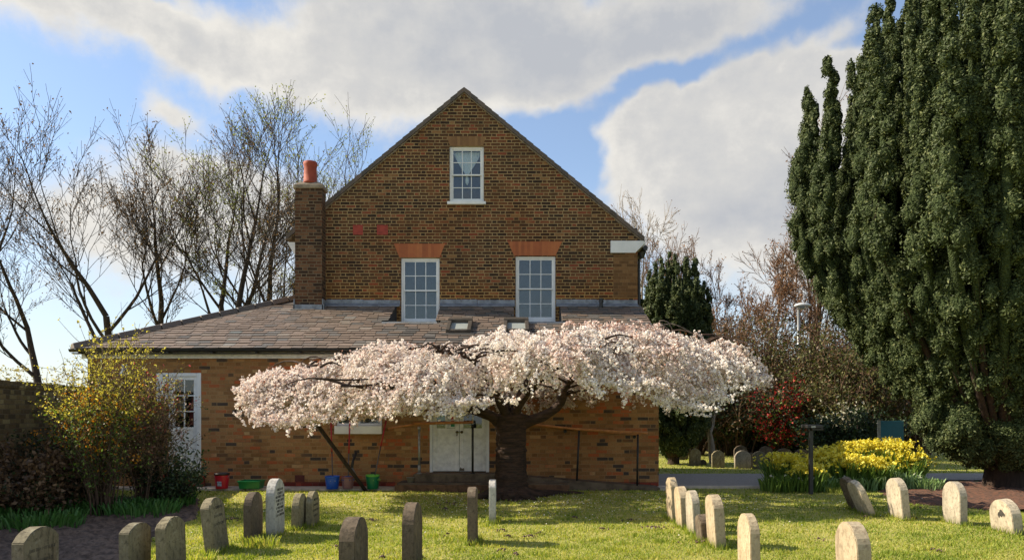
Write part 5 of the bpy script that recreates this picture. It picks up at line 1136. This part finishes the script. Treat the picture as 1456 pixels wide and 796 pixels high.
# arching bare shoots over the top
M_shoot = bark('grey cherry twigs', (.20, .16, .13), (.09, .06, .045), bmp=.3)
arcs = [[(968, 480), (938, 458), (950, 458), (958, 474)], [(930, 470), (950, 460), (975, 468), (1005, 486), (1030, 492), (1055, 488)], [(870, 470), (878, 455), (886, 462), (884, 470)], [(1040, 492), (1052, 484), (1068, 490)], [(900, 475), (880, 470), (858, 468)], [(560, 490), (585, 486), (600, 492)], [(440, 512), (470, 506), (500, 512), (520, 516)], [(600, 500), (630, 488), (660, 485)]]
for a_ in arcs: s_ = spline([P(x, y, 12.9) for x, y in a_], 14); tbt.add(s_, np.linspace(.011, .005, 14), 5)
tbt.build('twigs', M_shoot, cherry)
vis = [[(485, 549), (520, 548), (545, 545), (560, 550)], [(640, 540), (625, 533), (612, 525)], [(860, 482), (880, 476), (900, 480)], [(700, 500), (725, 498), (750, 502)], [(455, 522), (470, 515), (485, 520)], [(450, 538), (500, 540), (560, 536)]]
for a_ in vis: s_ = spline([P(x, y, 11.65) for x, y in a_], 10); tb.add(s_, np.linspace(.022, .009, 10), 6)
# sub-branches from the limbs
for s_ in LP:
    for i in range(9, 21):
        for q in range(2):
            p0 = s_[i]; a_ = rngb.uniform(0, 2*np.pi); L = rngb.uniform(.5, 1.1); t = np.linspace(0, 1, 6); p = np.stack([p0[0]+math.cos(a_)*L*t, np.clip(p0[1]+math.sin(a_)*L*t*.8, 11.3, 15.2), p0[2]+.18*np.sin(t*2.6)-.1*t], -1); tb.add(p, np.linspace(.026, .006, 6), 5)
tb.F = [f if f.shape[1] == 4 else f for f in tb.F]
tb.build('trunk', M_cherrybark, cherry)

nfp = 1500; rf_ = np.random.default_rng(77); fx = TX+rf_.normal(size=nfp)*2.6+.6; fy = np.clip(TY-abs(rf_.normal(size=nfp))*1.5, 9.5, 14.85); Cf = np.stack([fx, fy, ground_z(fx, fy)+.03], -1)
V, Fq = leaves(Cf, np.array([0, 0, 1.])+rf_.normal(size=(nfp, 3))*.3, .013, rf_, aspect=.7)
o = meshobj('fallen_petals', V, Fq, M_blos, var=np.full(4*nfp, .6)); tag(o, 'fallen pale petals scattered on the grass under the cherry', 'petals', kind='stuff')
# ================================================================== LEFT BED
L_yel = leafmat('yellow shrub leaves', [(0, (.30, .28, .04)), (.5, (.55, .48, .06)), (1, (.7, .62, .16))], trans=.5)
L_orange = leafmat('orange flowers', [(0, (.40, .15, .01)), (1, (.62, .28, .015))], trans=.35)
L_pink = leafmat('pink quince flowers', [(0, (.42, .03, .05)), (1, (.6, .10, .12))], trans=.3)
shrub('flowering_shrub', 'shrub', 'tall upright shrub with yellow-green tips and orange flowers in front of the garden wall', 142, 11.3, 2.95, .88, 56, 101, M_twigbrown, [('leaves', L_olive, 3600, .022, (.05, .7), .035), ('yellow_leaves', L_yel, 5200, .019, (.48, 1.), .012), ('orange_flowers', L_orange, 1900, .022, (.18, .62), .035), ('green_leaves', L_green, 3200, .022, (.08, .55), .04)], tw=.007, sub=9, up=.5)
shrub('quince_shrub', 'shrub', 'twiggy brown shrub dotted with pink flowers left of the white door', 203, 12.0, 2.6, .60, 55, 102, M_twigbrown, [('leaves', L_olive, 3500, .02, (.05, .9), .03), ('pink_flowers', L_pink, 260, .024, (.45, .95), .02), ('dead_leaves', L_brown, 3200, .024, (.1, .8), .04), ('young_leaves', L_yel, 900, .014, (.6, 1.), .01)], tw=.006, sub=10, up=.4)
shrub('dead_leaf_shrub', 'shrub', 'heap-shaped shrub of brown dead leaves against the garden wall', 40, 10.9, 1.12, .80, 50, 103, M_twigbrown, [('dead_leaves', L_brown, 7000, .035, (0, 1.), .06), ('leaves', L_dark, 1500, .03, (0, .6), .05)], tw=.007)
shrub('dark_shrub', 'shrub', 'low dark green shrub at the right end of the bed under the pink-flowered one', 238, 12.2, .85, .60, 45, 104, M_twigdark, [('leaves', L_dark, 5000, .028, (0, 1.), .05)], tw=.006)
shrub('dark_shrub', 'shrub', 'dark leafy shrub filling the gap behind the orange-flowered one', 110, 12.3, 1.45, .95, 60, 105, M_twigdark, [('leaves', L_dark, 7000, .03, (0, 1.), .06), ('dead_leaves', L_brown, 2000, .03, (0, 1.), .06)], tw=.006)
shrub('rose_bush', 'plant', 'thin dark-leaved rose in front of the white door panel', 262, 12.9, 1.22, .34, 9, 106, M_twigdark, [('leaves', L_dark, 420, .030, (.35, 1.), .05)], tw=.005, sub=5)
def clump(name, cat, label, x, y, n, h_, rad, m_, seed, wd=.011, flowers=None, nf=0, fsize=.03, group=None, var0=.5):
    rng = np.random.default_rng(seed); root = empty(name, (x, y, 0), label, cat, group)
    a_ = rng.uniform(0, 6.28, n); r_ = rad*np.sqrt(rng.uniform(size=n)); B = np.stack([x+r_*np.cos(a_), y+r_*np.sin(a_), np.zeros(n)], -1); hh = h_*rng.uniform(.6, 1.1, n)
    ln = rng.uniform(.1, .65, n)*hh; la = a_+rng.normal(size=n)*.7; D = np.stack([np.cos(la)*ln, np.sin(la)*ln, hh], -1)
    w_ = rng.uniform(0, 6.28, n); wv = np.stack([np.cos(w_), np.sin(w_), np.zeros(n)], -1)*wd
    M1 = B+D*np.array([.35, .35, .55]); M2 = B+D*np.array([.75, .75, .92]); T = B+D*np.array([1.1, 1.1, .95])
    V = np.stack([B-wv*.7, B+wv*.7, M1+wv, M1-wv, M2+wv*.8, M2-wv*.8, T], 1).reshape(-1, 3); i = np.arange(n)[:, None]*7
    Fq = np.concatenate([i+np.array([0, 1, 2, 3]), i+np.array([3, 2, 4, 5]), i+np.array([5, 4, 6, 6])])
    fs = [tuple(f) if f[2] != f[3] else tuple(f[:3]) for f in Fq.tolist()]
    meshobj('leaves', V, fs, m_, root, var=np.repeat(np.clip(rng.normal(var0, .2, n), 0, 1), 7))
    if flowers:
        C_ = np.stack([x+rad*1.05*rng.normal(size=nf)*.55, y+rad*rng.normal(size=nf)*.5, h_*rng.uniform(.75, 1.25, nf)], -1); rep = np.repeat(np.arange(nf), 6); V, F2 = leaves(C_[rep]+rng.normal(size=(nf*6, 3))*fsize*.6, rng.normal(size=(nf*6, 3)), fsize*rng.uniform(.6, 1.1, nf*6), rng, aspect=.8)
        meshobj('flowers', V, F2, flowers, root, var=np.repeat(rng.uniform(size=nf*6), 4))
    return root
rg = np.random.default_rng(44)
cl_px = [(8, 742), (48, 735), (95, 732), (128, 728), (20, 715), (70, 716), (165, 730), (205, 733), (230, 722), (60, 752)]
cl_lab = ['lush green leaf clump at the far left edge of the bed', 'green strappy clump a little left of the orange-flowered shrub stems', 'green strappy clump between the squat headstone and the orange-flowered shrub', 'bluish-green clump under the orange-flowered shrub', 'grassy clump against the garden wall under the dead leaves', 'upright clump at the foot of the dead-leaf shrub', 'low green clump in front of the orange-flowered shrub stems', 'low clump at the foot of the pink-flowered shrub', 'small clump beside the low dark green shrub', 'clump nearest the camera, just behind the wide squat headstone']
L_bulb = leafmat('bulb leaves', [(0, (.035, .10, .018)), (.6, (.08, .20, .04)), (1, (.16, .28, .09))], trans=.3, rough=.45)
for (px, py), lb in zip(cl_px, cl_lab): Y = GY(py); clump('leaf_clump', 'plant', lb, X_(px, Y), Y, 300, .24+.12*((px*7) % 5)/5, .50, L_bulb, px, group='green leaf clumps in the left bed')
# longer tufts at the foot of the leaning stones
for (px, py, lb) in ((278, 800, 'long bright grass tuft between the second and third near headstones'), (372, 776, 'grass tuft at the foot of the tall white headstone'), (1190, 700, 'grass tuft left of the leaning stones')):
    Y = GY(py); clump('grass_tuft', 'grass tuft', lb, X_(px, Y), Y, 130, .12, .20, bpy.data.materials['grass blades'], px, wd=.005)

# ================================================================== RIGHT FLOWER BED
L_wall = leafmat('yellow wallflower', [(0, (.62, .48, .02)), (.5, (.80, .70, .06)), (1, (.88, .84, .22))], trans=.35)
wf = [(1112, 692, .66), (1133, 693, .58), (1150, 697, .50), (1166, 691, .72), (1188, 688, .78), (1205, 694, .66), (1213, 686, .86), (1236, 686, .88), (1258, 686, .92), (1275, 688, .86), (1290, 690, .66), (1240, 694, .60)]
wl_ = ['yellow flowering clump at the left end of the bed', 'yellow flowering clump just left of the black post', 'low yellow clump right behind the black post', 'yellow clump a little right of the black post', 'tall yellow clump left of the bed middle', 'front yellow clump in the middle of the bed', 'yellow clump at the back of the bed middle', 'tall yellow clump right of the bed middle', 'tallest yellow clump, at the back right of the bed', 'yellow clump near the yew boughs', 'low yellow clump half under the yew boughs', 'front yellow clump at the right part of the bed']
for (px, py, hh), lb in zip(wf, wl_):
    Y = GY(py); clump('wallflower', 'flower clump', lb, X_(px, Y), Y, 260, hh*.86, .34, L_green, px+7, wd=.012, flowers=L_wall, nf=230, fsize=.028, group='yellow wallflowers in the bed by the yew')
L_iris = leafmat('grey green sword leaves', [(0, (.12, .21, .07)), (.6, (.22, .34, .13)), (1, (.36, .46, .22))], trans=.3)
ir = [(1104, 694), (1122, 694), (1140, 694), (1166, 693), (1182, 693), (1204, 692), (1222, 692), (1243, 691), (1262, 690), (1282, 690), (1300, 690), (1315, 692)]
il = ['sword leaves at the bed corner beside the drive', 'sword leaves left of the black post', 'low leaves touching the black post', 'broad leaves right of the black post', 'leaf tuft second right of the black post', 'tall grey-green leaf fan before the middle yellow clump', 'leaf tuft just left of the dark leaning slab', 'leaf tuft just right of the dark leaning slab', 'leaf tuft left of the tilted cream headstone', 'leaf tuft behind the tilted cream headstone', 'leaf tuft right of the tilted cream headstone', 'last leaf tuft of the bed, under the yew']
for (px, py), lb in zip(ir, il): Y = GY(py+4); clump('bulb_leaves', 'plant', lb, X_(px, Y), Y, 110, .22+.16*((px*13) % 7)/7, .30, L_iris if px % 3 else L_green, px+3, wd=.014, group='leafy tufts along the front of the yellow bed', flowers=L_white if px % 4 == 0 else None, nf=6, fsize=.022)

# black post with flat head
e = empty('post', P(1155, 695, 14.2)[:2]+(0,), 'black post with a flat rectangular head in front of the yellow flowers', 'post')
x = X_(1153, 14.2)
b = MB(); b.box(x-.035, x+.035, 14.17, 14.24, 0, Z_(608, 14.2)); b.build('post', M_black, e, bevel=.006)
b = MB(); b.box(x-.13, x+.17, 14.04, 14.36, Z_(608, 14.2), Z_(603.5, 14.2)); b.box(x-.02, x+.20, 14.1, 14.3, Z_(611.5, 14.2), Z_(608, 14.2)-.001); b.build('flat_head', M_black, e, bevel=.008)
b = MB(); b.box(x-.06, x+.02, 14.032, 14.038, Z_(607.5, 14.2), Z_(605, 14.2)); b.build('lens', M_steel, e)
# street lamp
YS = 27.6; e = empty('street_lamp', (X_(1135.5, YS), YS, 0), 'pale grey street lamp rising above the brown shrubs', 'street lamp')
b = MB(); xs = X_(1135.5, YS); b.tube([(xs, YS, 0), (xs, YS, 3), (xs, YS, Z_(440, YS))], [.09, .07, .05], 10); b.build('pole', M_steel, e, smooth=True)
b = MB(); zl = Z_(436, YS); b.lathe(0, 0, [(.02, -.04), (.22, -.01), (.33, .03), (.30, .08), (.14, .14), (.02, .15)], 16); b.v = [(xs+.15+x_*1.0, YS+y_*.7, zl+z_) for x_, y_, z_ in b.v]; b.build('lamp_head', simple('lamp grey', (.5, .52, .53), .4), e, smooth=True)
b = MB(); b.lathe(xs+.15, YS, [(.2, zl-.05), (.05, zl-.10)], 12); b.build('lens', simple('lamp lens', (.55, .57, .58), .2), e, smooth=True)
# teal sign
YT = 20.; e = empty('notice_board', (X_(1262, YT), YT, 0), 'teal board on a pale post half hidden by the yew boughs', 'sign')
b = MB(); b.box(X_(1252, YT), X_(1285, YT), YT, YT+.04, Z_(628, YT), Z_(598, YT)); b.build('board', simple('teal board', (.02, .16, .20), .5, var=.15), e, bevel=.006)
b = MB(); b.box(X_(1250, YT)-.03, X_(1252, YT)-.002, YT-.01, YT+.05, 0, Z_(597, YT)); b.build('post', M_steel, e)
# pale wall glimpsed behind the shrubs
b = MB(); b.box(X_(1226, 34), X_(1275, 34), 34, 34.3, 0, Z_(585, 34)); o = b.build('rendered_wall', simple('cream render', (.48, .38, .27), .9), None); tag(o, 'cream rendered wall glimpsed through the shrubs left of the teal board', 'wall')
